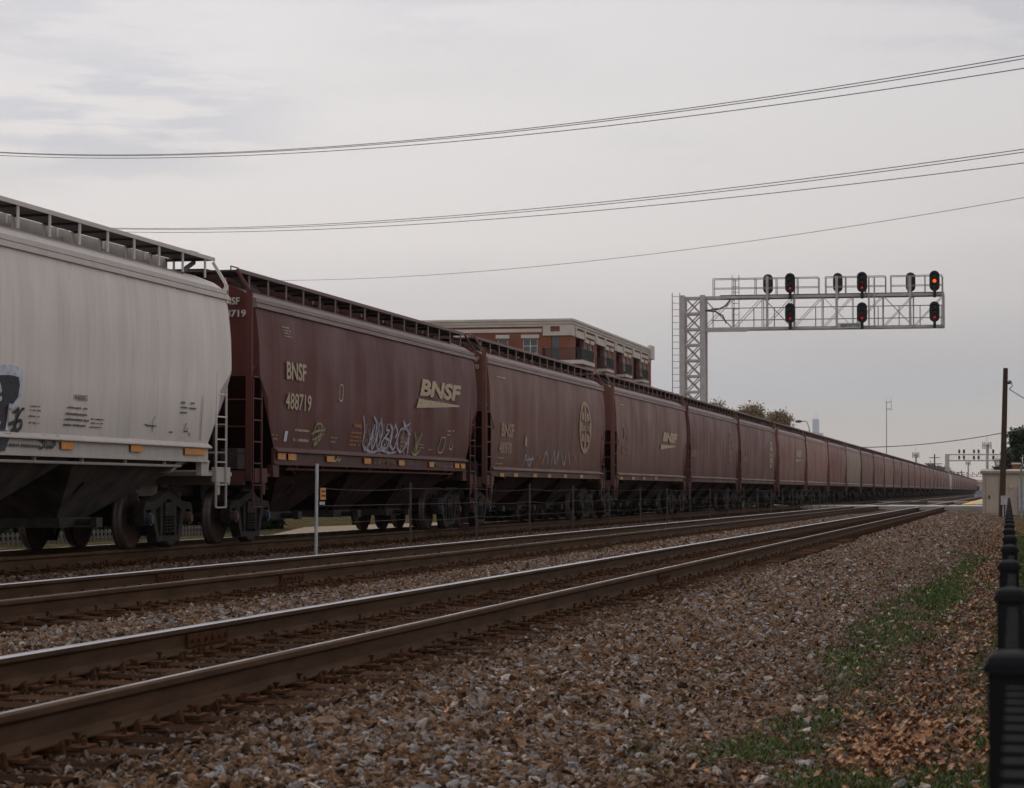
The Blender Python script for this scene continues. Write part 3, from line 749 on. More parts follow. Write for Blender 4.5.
def make_truck(car, y, lod, flip, col):
    t = link('truck', ME['bol'], car); t.location = (0, y, 0)
    for i, s in enumerate((1, -1)):
        if lod > 1 and s < 0: continue
        link('side_frame', ME['frame'][i], t)
        if lod == 0 or s > 0: link('spring', ME['spring'][i], t)
    for dy in (-.89, .89):
        if lod < 2: a = link('axle', ME['axle'], t); a.location = (0, dy, .457)
        for s in (1, -1):
            w = link('wheel', ME['wheel'], t); w.location = (s*.7535, dy, .457)
            if s < 0: w.rotation_euler = (0, 0, math.pi)
        c = link('bearing_cap', ME['cap'][flip if dy < 0 else 1-flip] if lod == 0 else ME['cap'][1], t); c.location = (0, dy, .457)
def make_car(yc, col, label, lod=0, grey=False, typ=1):
    MX = MEB if typ else ME; trk = 6.78 if grey else 7.5
    car = tag(empty('hopper_car', (-CX, yc, 0)), label, 'freight car', 'covered hopper cars of the freight train')
    c = col
    def P(n, me): return link(n, me, car, c)
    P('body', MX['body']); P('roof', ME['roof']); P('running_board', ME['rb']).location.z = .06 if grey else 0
    P('side_sill', MX['s1']); P('side_sill', MX['s2']); P('center_sill', ME['cs'])
    if lod < 2 and not typ: P('brake_pipe', ME['pipe'])
    for b in ME['bays_g' if grey else 'bays']: P('hopper_bay', b)
    for i in (0, 1):
        P('end_cage', ME['cage'][i]); P('end_platform', MX['plat'][i])
        if lod < 2: P('coupler', ME['coup'][i])
    for i, l in enumerate(ME['lad']):
        if lod == 0 or i in (0, 2): P('ladder', l)
    if lod < 2: P('brake_gear', ME['brake'])
    for y in (-trk, trk): make_truck(car, y, lod, 0 if y > 0 else 1, c)
    return car

# lettering and paint marks that follow the side of the car
def fit_side(mb_v, faces, name, mat, car, off=.012):
    """mesh given as (y, z) points on the side, cut into bands so it hugs the curved sheet"""
    bm = bmesh.new()
    vs = [bm.verts.new((0, y, z)) for y, z in mb_v]
    for f in faces:
        try: bm.faces.new([vs[i] for i in f])
        except ValueError: pass
    zmin = min(v.co.z for v in bm.verts); zmax = max(v.co.z for v in bm.verts); z = math.ceil(zmin/.12)*.12
    while z < zmax:
        bmesh.ops.bisect_plane(bm, geom=bm.verts[:]+bm.edges[:]+bm.faces[:], plane_co=(0, 0, z), plane_no=(0, 0, 1)); z += .12
    for v in bm.verts: v.co.x = side_x(v.co.z) + off if v.co.z > (1.62 if car is cars[0] or car is cars[1] else 1.45) else 1.505 + off
    me = bpy.data.meshes.new(name); bm.to_mesh(me); bm.free(); me.materials.append(mat)
    return link(name, me, car)
def text_geo(s, bold=0, shear=0):
    cu = bpy.data.curves.new('t', 'FONT'); cu.body = s; cu.size = 1; cu.offset = bold; cu.shear = shear; cu.resolution_u = 3; cu.space_line = 1.0
    o = bpy.data.objects.new('t', cu); COL.objects.link(o)
    dg = bpy.context.evaluated_depsgraph_get(); me = bpy.data.meshes.new_from_object(o.evaluated_get(dg))
    V = [(v.co.x, v.co.y) for v in me.vertices]; Fc = [tuple(p.vertices) for p in me.polygons]
    bpy.data.objects.remove(o); bpy.data.curves.remove(cu); bpy.data.meshes.remove(me)
    x0 = min(v[0] for v in V); x1 = max(v[0] for v in V); y0 = min(v[1] for v in V); y1 = max(v[1] for v in V)
    return [((v[0]-x0)/(x1-x0), (v[1]-y0)/(y1-y0)) for v in V], Fc
def rect_on(car, r, X=CX-1.56):
    x0, y0, x1, y1 = r; a = on_x(x0, y0, X); b = on_x(x0, y1, X); c = on_x(x1, y0, X)
    yc = car.location.y
    return a.y-yc, c.y-yc, b.z, a.z
def text_on(car, s, r, mat, bold=.02, shear=0, name='lettering', sill=False):
    V, Fc = text_geo(s, bold, shear); y0, y1, z0, z1 = rect_on(car, r, CX-1.53 if sill else CX-1.57)
    return fit_side([(y0+(y1-y0)*u, z0+(z1-z0)*v) for u, v in V], Fc, name, mat, car, .022 if sill else .012)
def quad_on(car, pts, mat, name, sill=False):
    P = [on_x(x, y, CX-1.53 if sill else CX-1.57) for x, y in pts]; yc = car.location.y
    return fit_side([(p.y-yc, p.z) for p in P], [tuple(range(len(P)))], name, mat, car, .024 if sill else .012)
def strokes_on(car, lines, w, mat, name='graffiti', sill=False, off=.014):
    V = []; Fc = []; yc = car.location.y
    for ln in lines:
        P = [on_x(x, y, CX-1.57) for x, y in ln]; P = [(p.y-yc, p.z) for p in P]
        # smooth
        Q = []
        for i in range(len(P)-1):
            p0 = P[max(i-1, 0)]; p1 = P[i]; p2 = P[i+1]; p3 = P[min(i+2, len(P)-1)]
            for k in range(6):
                t = k/6; Q.append(tuple(.5*((2*p1[a]) + (-p0[a]+p2[a])*t + (2*p0[a]-5*p1[a]+4*p2[a]-p3[a])*t*t + (-p0[a]+3*p1[a]-3*p2[a]+p3[a])*t**3) for a in (0, 1)))
        Q.append(P[-1]); n0 = len(V)
        for i, q in enumerate(Q):
            a = Q[max(i-1, 0)]; b = Q[min(i+1, len(Q)-1)]; dx, dy = b[0]-a[0], b[1]-a[1]; L = math.hypot(dx, dy) or 1
            ww = w*(.6 + .4*math.sin(math.pi*i/len(Q)))/2
            V += [(q[0]-dy/L*ww, q[1]+dx/L*ww), (q[0]+dy/L*ww, q[1]-dx/L*ww)]
        Fc += [(n0+2*i, n0+2*i+1, n0+2*i+3, n0+2*i+2) for i in range(len(Q)-1)]
    return fit_side(V, Fc, name, mat, car, off)
def lines_on(car, rects, mat, name='stencil_text'):
    """rows of tiny illegible stencilling, as short dashes of letters"""
    rr = random.Random(len(rects)); V = []; Fc = []
    for r in rects:
        y0, y1, z0, z1 = rect_on(car, r); y = y0
        while y < y1 - .01:
            w = rr.uniform(.035, .06); n0 = len(V)
            if rr.random() < .87:
                k = rr.uniform(.0, .3)*(z1-z0)
                V += [(y, z0), (min(y+w*.78, y1), z0), (min(y+w*.78, y1), z1-k), (y, z1-k)]; Fc.append((n0, n0+1, n0+2, n0+3))
            y += w
    return fit_side(V, Fc, name, mat, car)

MAROON = (.112, .040, .036, 1)
def var(k):
    r = random.Random(k*13+1); a = r.uniform(.85, 1.2); b = r.uniform(.9, 1.15)
    a *= .80; return (.200*a, .084*a*b, .069*a*b, 1)
white = make_car(on_x(228, 300, CX-1.48).y-HL, (.66,.615,.58,1), 'white covered hopper car with black graffiti at the left edge of the photo', 0, True, 0)
lefts = [274.3, 493.5, 616, 684.9, 740.7, 779.7, 806.7, 827.3, 845.3]
ords = 'second third fourth fifth sixth seventh eighth ninth tenth eleventh twelfth thirteenth fourteenth fifteenth sixteenth seventeenth eighteenth nineteenth twentieth'.split()
tens = {2: 'twenty', 3: 'thirty', 4: 'forty'}; units = 'first second third fourth fifth sixth seventh eighth ninth'.split()
def ordinal(n):
    if n <= 20: return ords[n-2]
    return tens[n//10] + ('-' + units[n % 10-1] if n % 10 else 'th') if n % 10 else {30: 'thirtieth', 40: 'fortieth'}[n]
desc = {2: 'maroon covered hopper car with white scribbled graffiti and large cream wedge logo', 3: 'maroon covered hopper car with round cross emblem below the brick building',
        4: 'maroon covered hopper car with small wedge logo, fourth car from the left', 5: 'maroon covered hopper car with faint round emblem just right of the gantry column foot',
        6: 'maroon covered hopper car with bright pale round emblem at its right end', 7: 'pinkish maroon covered hopper car with small pale wedge logo below the autumn trees'}
cars = [white]
Y = None
for k in range(46):
    n = k + 2
    if k < 3: yc = on_x((255.8, 487.6, 614.5)[k], 400, CX-1.48).y + HL
    elif k < 9: yc = on_x(lefts[k], 480, CX-1.52).y + 8.0
    else: yc = cars[-1].location.y + 18.1
    if k and k < 9: yc = max(yc, cars[-1].location.y + 17.9)
    col = var(n)
    if n in (7, 8): col = (.21,.095,.075,1)
    if n == 10: col = (.24,.175,.13,1)
    if n == 13: col = (.20,.10,.08,1)
    if n == 26: col = (.42,.38,.36,1)
    lab = desc.get(n) or ('dull tan covered hopper car, tenth car from the left' if n == 10 else ('pale grey covered hopper car, %s car from the left far down the train' % ordinal(n)) if n == 26 else 'maroon covered hopper car, %s car from the left of the train' % ordinal(n))
    cars.append(make_car(yc, MAROON if n == 2 else col, lab, 0 if n <= 4 else 1 if n <= 9 else 2, False, 0 if n == 2 else 1))
print('cars', [round(c.location.y, 1) for c in cars[:12]], cars[-1].location.y)

# white car marks
w = cars[0]
for x0, x1 in ((61.5, 74.5), (131, 143), (185, 205.5)): quad_on(w, [(x0, 441.5-(.02*(74-x0))), (x1, 441.7), (x1, 449.5), (x0, 449)] if x0 < 100 else [(x0, 444.5), (x1, 445), (x1, 452), (x0, 451.6)] if x0 < 150 else [(x0, 448), (x1, 448.6), (x1, 455), (x0, 454.6)], M['yellow'], 'reflector', True)
text_on(w, 'WARNING', (77, 394, 90, 400), M['black_let'], .02)
lines_on(w, [(70, 406, 90, 408), (69, 412, 90, 414.5), (68, 417.5, 92, 420), (67, 423, 89, 425.5), (94, 418, 107, 419.5), (94, 422, 106, 423.5), (93, 426, 105, 427.5), (33, 405, 43, 406.5), (33, 409, 44, 410.5), (32, 415, 43, 416.5), (31, 421.5, 43, 423), (183, 401, 188, 403.5), (192, 402, 196, 404), (183, 406, 189, 408), (191, 407, 198, 409), (182, 411, 189, 413), (172, 431, 176, 432.5)], M['black_let'])
strokes_on(w, [[(17,412),(20,411),(22,409.5),(19,428),(16,430)], [(13,424),(17,423),(21,421)], [(28,409),(25,410),(21,420),(20.5,429),(23,430),(26,426),(25.5,421),(22,421),(20.5,425)]], .055, M['spray_black'])
strokes_on(w, [[(49,436),(45,436.5),(44,439),(48,442),(48,446),(45,448),(43.5,446)], [(53.5,437),(50.5,440),(51,447),(54,446)], [(55,439),(54,446),(57,446.5),(58,440),(55,438.5)], [(59.5,438.5),(59,446)], [(57.5,437.5),(63,437)]], .04, M['spray_black'], sill=True)
lines_on(w, [(12, 443, 43, 446)], M['black_let'])
strokes_on(w, [[(156,419),(156,432)], [(148,424),(152,425.5),(160,426)], [(158,416),(157.5,419)], [(190,423),(188.5,426),(188,431),(191,431),(190,427)], [(192,432),(194,436)], [(204,396),(204,440)]], .02, M['black_let'])
# big black piece with a pale outline, running out of the picture at the left
def blob_on(car, px, mat, name, off):
    P = [on_x(x, y, CX-1.57) for x, y in px]; yc = car.location.y
    n = len(P); bm = bmesh.new(); vs = [bm.verts.new((0, p.y-yc, p.z)) for p in P]; bm.faces.new(vs); bmesh.ops.triangulate(bm, faces=bm.faces[:])
    V = [(v.co.y, v.co.z) for v in bm.verts]; bm.verts.index_update(); Fc = [tuple(v.index for v in f.verts) for f in bm.faces]; bm.free()
    return fit_side(V, Fc, name, mat, car, off)
blob_on(w, [(-60,361),(-20,363),(0,365),(10,364),(18,366),(23.5,370),(25,382),(24,395),(21,404),(16,409),(12,408),(8.5,406),(11,420),(13.5,430),(-60,430)], M['spray_blue'], 'graffiti', .013)
blob_on(w, [(-60,374),(-20,372),(0,375),(12,375),(20,377),(21.8,385),(20.5,397),(16,404),(12,403),(7.5,401),(7,403),(9,420),(10,430),(-60,430)], M['spray_black'], 'graffiti', .018)
strokes_on(w, [[(-8,380),(0,384),(3,392)], [(-10,396),(-2,400),(4,398)], [(-14,412),(-4,414),(4,424)], [(-20,388),(-8,392),(-6,404)]], .07, M['spray_blue'], off=.024)
blob_on(w, [(-60,433.5),(14,433.5),(10,444),(8,451),(-60,451)], M['spray_black'], 'graffiti', .024)

# second car marks
c = cars[1]
text_on(c, 'BNSF', (287.5, 361, 307, 379), M['cream'], .025)
text_on(c, '488719', (287, 392, 312.5, 409), M['cream'], .014)
text_on(c, 'BNSF', (420.5, 378, 462, 395.5), M['cream'], .045, .22, 'wedge_logo')
quad_on(c, [(419.5, 398.5), (460, 405.5), (460, 407), (417, 408)], M['cream'], 'wedge_logo')
lines_on(c, [(285, 326, 292, 327.2), (285, 329, 293, 330.2), (286, 332, 292.5, 333.2), (286, 335, 294, 336.2), (297, 428.5, 311, 431), (296, 438, 311, 441), (275, 434, 280, 435), (275, 438, 280, 439), (333, 437, 339, 438), (332, 441, 338, 442), (421.5, 444, 426, 445), (421.5, 447, 426, 448), (430.5, 449, 435, 450), (448.5, 430, 451.5, 431.5), (453.5, 430, 456, 431.5), (448.5, 434, 451.5, 435.5)], M['cream'])
for x, y in ((340, 386), (342.5, 385)): pass
strokes_on(c, [[(340.5,385.5),(343.5,385.8),(343.3,399.5),(340.2,399.2),(340.5,385.5)]], .03, M['cream'], 'data_panel')
strokes_on(c, [[(443,438),(447.5,438.5),(445,451.5),(440.5,451),(443,438)], [(453,440),(451.5,448),(454,449),(455,443)]], .03, M['cream'], 'data_panel')
quad_on(c, [(442.5,440),(446.5,440.5),(444.8,446),(441.5,445.5)], M['black_let'], 'data_panel')
quad_on(c, [(288, 431), (290.8, 431.2), (289.5, 441.5), (286.8, 441.3)], M['spray_blue'], 'placard')
text_on(c, 'WARNING', (355.5, 423.5, 363.5, 427.5), M['orange_let'], .05)
lines_on(c, [(353, 431.5, 363.5, 433.3), (352.5, 435.5, 363.5, 437.3), (352, 439.5, 363.5, 441.3), (351.5, 443.5, 362, 445.3), (402.5, 437, 410.5, 439), (402, 441, 410, 443), (402, 445, 410, 447)], M['orange_let'])
gf = [[(364.5,416),(366.5,430),(365.5,444),(369,450),(373,438),(376,425),(374,440),(375,449),(378,440),(381.5,422),(379,438),(380.5,449),(384,447)],
      [(375,417),(378,424),(377,436)], [(382,418),(384,432),(381,446)],
      [(389,424),(388,430),(391,431),(385,441),(384.5,447),(389,448),(391,441),(387,438)], [(391,424),(394,432),(392,447)],
      [(397,426),(393,433),(392.5,444),(396,450),(398,442)], [(396,424),(399,432),(397,438)],
      [(408,430),(403,429),(399.5,438),(400,448),(404,452),(409,444),(410,434),(407,429)], [(404.5,421),(407,426),(411,424)], [(405,425),(409,431),(412,435)], [(411,437),(410,455)], [(366,446),(374,452),(384,450),(392,453),(399,452)]]
strokes_on(c, [[(x+.7, y-.8) for x, y in l] for l in gf], .02, M['spray_white'])
strokes_on(c, gf, .05, M['spray_white'])
rr = random.Random(8); fuzz = []
for i in range(60):
    x = rr.uniform(365, 411); y = rr.uniform(421, 446); fuzz.append([(x, y), (x+rr.uniform(-1.5, 1.5), y+rr.uniform(3, 8)), (x+rr.uniform(-2, 2), y+rr.uniform(8, 12))])
strokes_on(c, fuzz, .016, M['spray_white'])
gg = [[(315,443),(317,430),(320,423),(321,435),(317,445),(321,441),(325,424),(322,440),(324,437),(327,427)], [(314,434),(320,431),(327,430)], [(316,440),(322,436),(326,434)], [(318,425),(323,424),(324,432)]]
strokes_on(c, gg, .035, M['spray_green'])
strokes_on(c, [[(416,432),(418,440),(416.5,455)], [(417.5,437),(419,446),(418,455)], [(420,436),(419.5,445),(420,454)], [(424,433),(421,441),(419.5,449)], [(414.5,452),(418,455),(423,450)]], .05, M['spray_green'])
strokes_on(c, [[(336,453),(335,460)], [(338,454),(336.5,461),(340,459),(341,453)], [(342,452),(341,461),(344,458)]], .04, M['spray_green'], sill=True)
def reflect(car, xs, ya, yb):                      # ya(x), yb(x) top and bottom of strip
    for x0, x1 in xs: quad_on(car, [(x0, ya(x0)), (x1, ya(x1)), (x1, yb(x1)), (x0, yb(x0))], M['yellow'], 'reflector', True)
reflect(c, [(278, 286), (288.5, 296.5), (327, 334), (364.5, 371), (399, 404.5), (429.5, 434), (455, 459.5), (461, 465)], lambda x: 452.9+(x-278)*.059, lambda x: 459.3+(x-278)*.049)
def z_of_sill(x): return 0
lines_on(c, [], M['black_let']) if False else None
rr = random.Random(4)
for (xa, xb, ya, yb) in ((377, 397, 458.5, 463.2), (406, 415, 459.8, 464), (435, 454, 461.8, 466)):
    ls = []; x = xa
    while x < xb:
        k = (x-xa)/(xb-xa)*1.1; ls.append([(x, ya+k), (x+rr.uniform(.6, 1.8), (ya+yb)/2+k+rr.uniform(-1, 1)), (x+rr.uniform(-.3, .8), yb+k), (x+1.5, yb+k-rr.uniform(0, 3))]); x += 1.9
    strokes_on(c, ls, .028, M['cream_faint'], 'graffiti', sill=True)
# end sheet number of the second car
def end_text(car, s, r, mat):
    Yp = car.location.y-(HL+.06); a = on_y(r[0], r[1], Yp); b = on_y(r[2], r[3], Yp); cy = (a.x+b.x)/2+CX; cz = (a.z+b.z)/2; w = b.x-a.x; h = a.z-b.z
    V, Fc = text_geo(s, .03); me = bpy.data.meshes.new('lettering')
    me.from_pydata([(cy+(u-.5)*w, -(HL+.06), cz+(v-.5)*h) for u, v in V], [], Fc); me.materials.append(mat)
    return link('lettering', me, car)
end_text(c, 'BNSF', (220, 297.5, 239.5, 304.5), M['white_let'])
end_text(c, '488719', (215, 310, 246, 316.8), M['white_let'])
end_text(cars[2], 'BNSF', (463, 357, 479, 361.5), M['cream']); end_text(cars[2], '480970', (458, 364.5, 479, 369), M['cream'])

# third car: small name, number and round cross emblem
c = cars[2]
text_on(c, 'BNSF', (502.5, 422.5, 515, 436.5), M['cream_mid'], .03); text_on(c, '480970', (501, 441.5, 513.5, 453.5), M['cream_mid'], .02)
lines_on(c, [(498.5, 375.5, 507, 377.5), (499.5, 457, 507, 458.2), (498.5, 462.5, 505, 464), (526, 435, 528, 446)], M['cream'])
def emblem(car, r, mat):
    y0, y1, z0, z1 = rect_on(car, r); cy, cz, ry, rz = (y0+y1)/2, (z0+z1)/2, (y1-y0)/2, (z1-z0)/2; V = []; Fc = []
    def ring(a, b):
        n0 = len(V)
        for k in range(32):
            t = 2*math.pi*k/32; V.append((cy+ry*a*math.cos(t), cz+rz*a*math.sin(t))); V.append((cy+ry*b*math.cos(t), cz+rz*b*math.sin(t)))
        for k in range(32): Fc.append((n0+2*k, n0+2*k+1, n0+(2*k+3) % 64, n0+(2*k+2) % 64))
    ring(1, .84)
    def rc(a, b, c_, d):
        n0 = len(V); V.extend([(cy+ry*a, cz+rz*c_), (cy+ry*b, cz+rz*c_), (cy+ry*b, cz+rz*d), (cy+ry*a, cz+rz*d)]); Fc.append((n0, n0+1, n0+2, n0+3))
    rc(-.13, .13, .20, .84); rc(-.13, .13, -.84, -.20); rc(-.84, -.62, -.2, .2); rc(.62, .84, -.2, .2)
    for (a, b) in ((1, 1), (-1, 1), (1, -1), (-1, -1)): rc(min(a*.22, a*.62), max(a*.22, a*.62), min(b*.26, b*.55), max(b*.26, b*.55))
    T0, TF = text_geo('Santa Fe', .03); n0 = len(V)
    V.extend([(cy+ry*(-.6+1.2*u), cz+rz*(-.15+.3*v)) for u, v in T0]); Fc.extend([tuple(i+n0 for i in f) for f in TF])
    return fit_side(V, Fc, 'round_emblem', mat, car)
emblem(c, (579.5, 400, 591.5, 453), M['cream_mid'])
reflect(c, [(500,504), (514,518), (533.5,537), (548,551), (564,567), (580,583)], lambda x: 473+(x-500)*.022, lambda x: 476.6+(x-500)*.018)
strokes_on(c, [[(526,466),(528,455),(530,465)], [(531,455),(532,466),(535,456)], [(528,460),(536,459)], [(553,465),(556,451),(557,464),(560,452),(559,466)], [(563,453),(566,465),(568,453)], [(570,452),(572,465)], [(545,464),(548,452),(550,463)]], .05, M['spray_white'])
strokes_on(c, [[(539,467),(542,456),(544,466)], [(575,466),(577,457),(579,466)]], .05, M['orange_let'])
c = cars[3]
text_on(c, 'BNSF', (624.5, 427.5, 631, 438.5), M['cream_faint'], .03); text_on(c, '467215', (623, 445, 631, 454), M['cream_faint'], .02)
text_on(c, 'BNSF', (663, 431.5, 677.5, 441.5), M['cream'], .06, .28, 'wedge_logo'); quad_on(c, [(661.5, 444.5), (676, 446), (676, 447), (661, 449.5)], M['cream'], 'wedge_logo')
reflect(c, [(620,623), (632,634.5), (643,645.5), (655,657.5)], lambda x: 476.8, lambda x: 479.5)
lines_on(c, [(621, 403.5, 625, 405)], M['cream'])
c = cars[4]
text_on(c, 'BNSF', (692, 449, 697, 457), M['cream_faint'], .03); emblem(c, (728.5, 429, 733, 462), M['cream_faint'])
c = cars[5]; emblem(c, (769.5, 441, 773, 468), M['cream']); text_on(c, 'BNSF', (744, 456, 748, 462), M['cream_faint'], .03)
c = cars[6]; text_on(c, 'BNSF', (796.5, 450, 801.5, 457), M['cream'], .06, .28, 'wedge_logo'); quad_on(c, [(796, 459.5), (801.5, 459.8), (801.5, 460.6), (796, 462)], M['cream'], 'wedge_logo')

# ------------------------------------------------------------------ fence between the tracks
FX = 10.95
wf = tag(empty('wire_fence', (-FX, 0, 0)), 'thin post and wire fence between the middle track and the freight train', 'fence')
fy0 = on_x(316, 500, FX).y
posts = []
rr = random.Random(21)
for k in range(24):
    y = fy0 + 5.66*k + (.55 if k else 0)
    if y > 156: break
    mb = MB(); lean = rr.uniform(-.03, .03) if k != 5 else -.16
    if k == 0:
        mb.tube([(0, 0, -.3), (.0, .05, 1.30)], .027, 10); mb.tube([(0, .05, 1.30), (0, .05, 1.315)], .031, 10)
    else:
        h = 1.02 + rr.uniform(-.05, .05); mb.bar((0, 0, -.3), (.0, lean, h), .018, .026); mb.bar((.011, 0, -.3), (.011, lean, h), .006, .034)
    p = mb.build('fence_post', M['post_bright'] if k == 0 else M['post_dark'], wf); p.location = (0, y, 0); posts.append((y, lean))
for z in (.93, .64, .36):
    mb = MB()
    for (ya, la), (yb, lb) in zip(posts, posts[1:]):
        sag = rr.uniform(.0, .05); pts = [(.03, ya+(yb-ya)*t/8, z - 4*sag*(t/8)*(1-t/8) + (.06*(1-t/8) if ya == posts[0][0] and z < .9 else 0)*0) for t in range(9)]
        mb.tube(pts, .0035, 4, caps=False)
    mb.build('fence_wire', M['post_dark'], wf)
mb = MB(); mb.box(.05, .06, .06, .36, .74, .93); sg = mb.build('warning_sign', M['yellow'], wf); sg.location = (0, fy0, 0)
mb = MB(); mb.box(.062, .064, .09, .33, .86, .89).box(.062, .064, .09, .33, .79, .82); s2 = mb.build('sign_lettering', M['black_let'], sg)
mb = MB(); mb.box(.05, .06, .02, .30, .66, .71); s3 = mb.build('fence_clamp', M['post_bright'], wf); s3.location = (0, fy0, 0)

# ------------------------------------------------------------------ black picket fence by the camera
pf = tag(empty('picket_fence', (0, 0, 0)), 'black steel picket fence seen end on along the right edge', 'fence')
def fxy(d): return (-.0027*d, d)
SP, Z0, TOP = 2.47, 3.78, .64
GZ = -.60
pm = MB(); w2 = .034
pm.box(-w2, w2, -w2, w2, GZ-.05-TOP, -.03)
pm.prism([(-.040, -.040), (.040, -.040), (.040, .040), (-.040, .040)], 'z', -.034, -.018)
V = []; 
for (h, r_) in ((-.018, .038), (-.008, .034), (-.002, .024), (.0, .012)):
    for k in range(12):
        a = 2*math.pi*k/12 + math.pi/12; q = 1/max(abs(math.cos(a)), abs(math.sin(a))) ; q = 1 + (q-1)*.75
        V.append((r_*q*math.cos(a), r_*q*math.sin(a), h))
pm.add(V, [(i*12+k, i*12+(k+1) % 12, (i+1)*12+(k+1) % 12, (i+1)*12+k) for i in range(3) for k in range(12)] + [tuple(36+k for k in range(12))])
PM = pm.mesh('fence_post', M['black'])
pn = MB(); 
for k in range(1, 20):
    y = SP*k/20; pn.box(-.0125, .0125, y-.0125, y+.0125, -TOP+GZ+.08, -.046)
for z in (-.24, -.40, -1.08): 
    pn.box(-.02, .02, .03, SP-.03, z-.019, z+.019)
PN = pn.mesh('picket_panel', M['black'])
for k in range(-1, 36):
    d = Z0 + SP*k; x, y = fxy(d); p = link('fence_post', PM, pf); p.location = (x + (.002*math.sin(k*2.1)), y, TOP)
    if k < 35 and k >= -1: q = link('picket_panel', PN, pf); q.location = (x, y, TOP)

# ------------------------------------------------------------------ far side of the train: platform, low fence
def on_z(px, py, z):
    d = ray(px, py); return EYE + d*((z-EYE.z)/d.z)
mb = MB()
def paved(pts, z, mi):
    P = [on_z(x, y, z) for x, y in pts]; n = len(P)
    mb.mat(mi).add([(p.x, p.y, z) for p in P] + [(p.x, p.y, z-.15) for p in P], [tuple(range(n))] + [(i, (i+1) % n, n+(i+1) % n, n+i) for i in range(n)])
M['road_brown'] = plain('worn_pavement', (.25,.195,.145), .95, 0, .15, 1.5, 0, .05)
paved([(262, 537), (305, 527), (446, 522), (446, 530.2), (330, 534.6)], -.27, 0)
paved([(262, 537.5), (330, 534.7), (446, 530.3), (446, 532.3), (330, 536.9), (266, 539)], -.265, 1)
pl = mb.build('pavement', [M['road_brown'], plain('ochre_kerb', (.33,.19,.07), .9)]); tag(pl, kind='structure')
def hedge(name, label, Xc, Y0, Y1, zt, seed):  # added dark foliage strips, placed to darken the gaps under the train
    r = np.random.RandomState(seed); n = 26000
    Y = Y0 + (Y1-Y0)*r.uniform(0, 1, n)**1.6; x = -Xc + r.uniform(-.6, .6, n); z = -.5 + (zt+.5+.12*np.sin(Y*.9)+.1*np.sin(Y*2.3))*r.uniform(0, 1, n)**.7
    c = np.stack([x, Y, z], 1); d1 = r.normal(0, 1, (n, 3)); d1 /= np.linalg.norm(d1, axis=1)[:, None]; d2 = np.cross(d1, r.normal(0, 1, (n, 3))); d2 /= np.linalg.norm(d2, axis=1)[:, None]
    s_ = (r.uniform(.06, .14, n)*(1+Y/150))[:, None]; V = np.stack([c-d1*s_, c-d2*s_*.6, c+d1*s_, c+d2*s_*.6], 1).reshape(-1, 3)
    h = tag(empty(name, (0, 0, 0)), label, 'hedge'); link('foliage', np_mesh('foliage', V, np.arange(4*n).reshape(-1, 4), M['leaf_dark']), h)
    m = MB(); m.box(-Xc-.4, -Xc+.4, Y0, Y1, -.5, zt-.25); m.build('branches', M['bark'], h)
hedge('hedge', 'long dark hedge behind the pale garden fence beyond the train', 23.6, 36, 76, 1.1, 8)
hedge('hedge', 'dark hedge seen between the wheels beyond the far cars of the train', 17.6, 78, 149, 1.25, 3)
hedge('hedge', 'dark hedge beyond the train past the road crossing', 17.6, 168, 800, 1.4, 4)
lf = tag(empty('garden_fence', (-22, 0, 0)), 'low pale picket fence in the grass beyond the train wheels', 'fence')
mb = MB()
for k in range(110):
    y = 38 + k*.26; mb.box(-.02, .02, y, y+.05, -.35, -.06)
mb.box(-.06, -.02, 38, 66.6, -.14, -.11); mb.box(-.06, -.02, 38, 66.6, -.27, -.23); mb.build('pickets', plain('weathered_picket', (.17,.16,.15), .8), lf)

# ------------------------------------------------------------------ crossing and right-hand platform
cr = MB(); 
for (a, b) in ((-16, -14.75), (-13.05, -9.97), (-8.27, -5.99), (-4.29, 3)):
    cr.box(a, b, 152, 166, -.5, -.045)
for (a, b) in ((-14.55, -13.25), (-9.77, -8.47), (-5.79, -4.49)): cr.box(a, b, 152, 166, -.5, -.055)
tag(cr.build('road', M['concrete']), kind='structure')
cr = MB(); cr.box(-16, -3.4, 238, 243, -.5, -.11); tag(cr.build('path', M['concrete']), kind='structure')
mb = MB(); mb.mat(1).box(-3.55, -2.95, 166.05, 600, -.6, .02); mb.mat(0).box(-2.95, 1.5, 166.05, 600, -.6, .016)
tag(mb.build('right_platform', [M['concrete'], M['tactile']]), kind='structure')

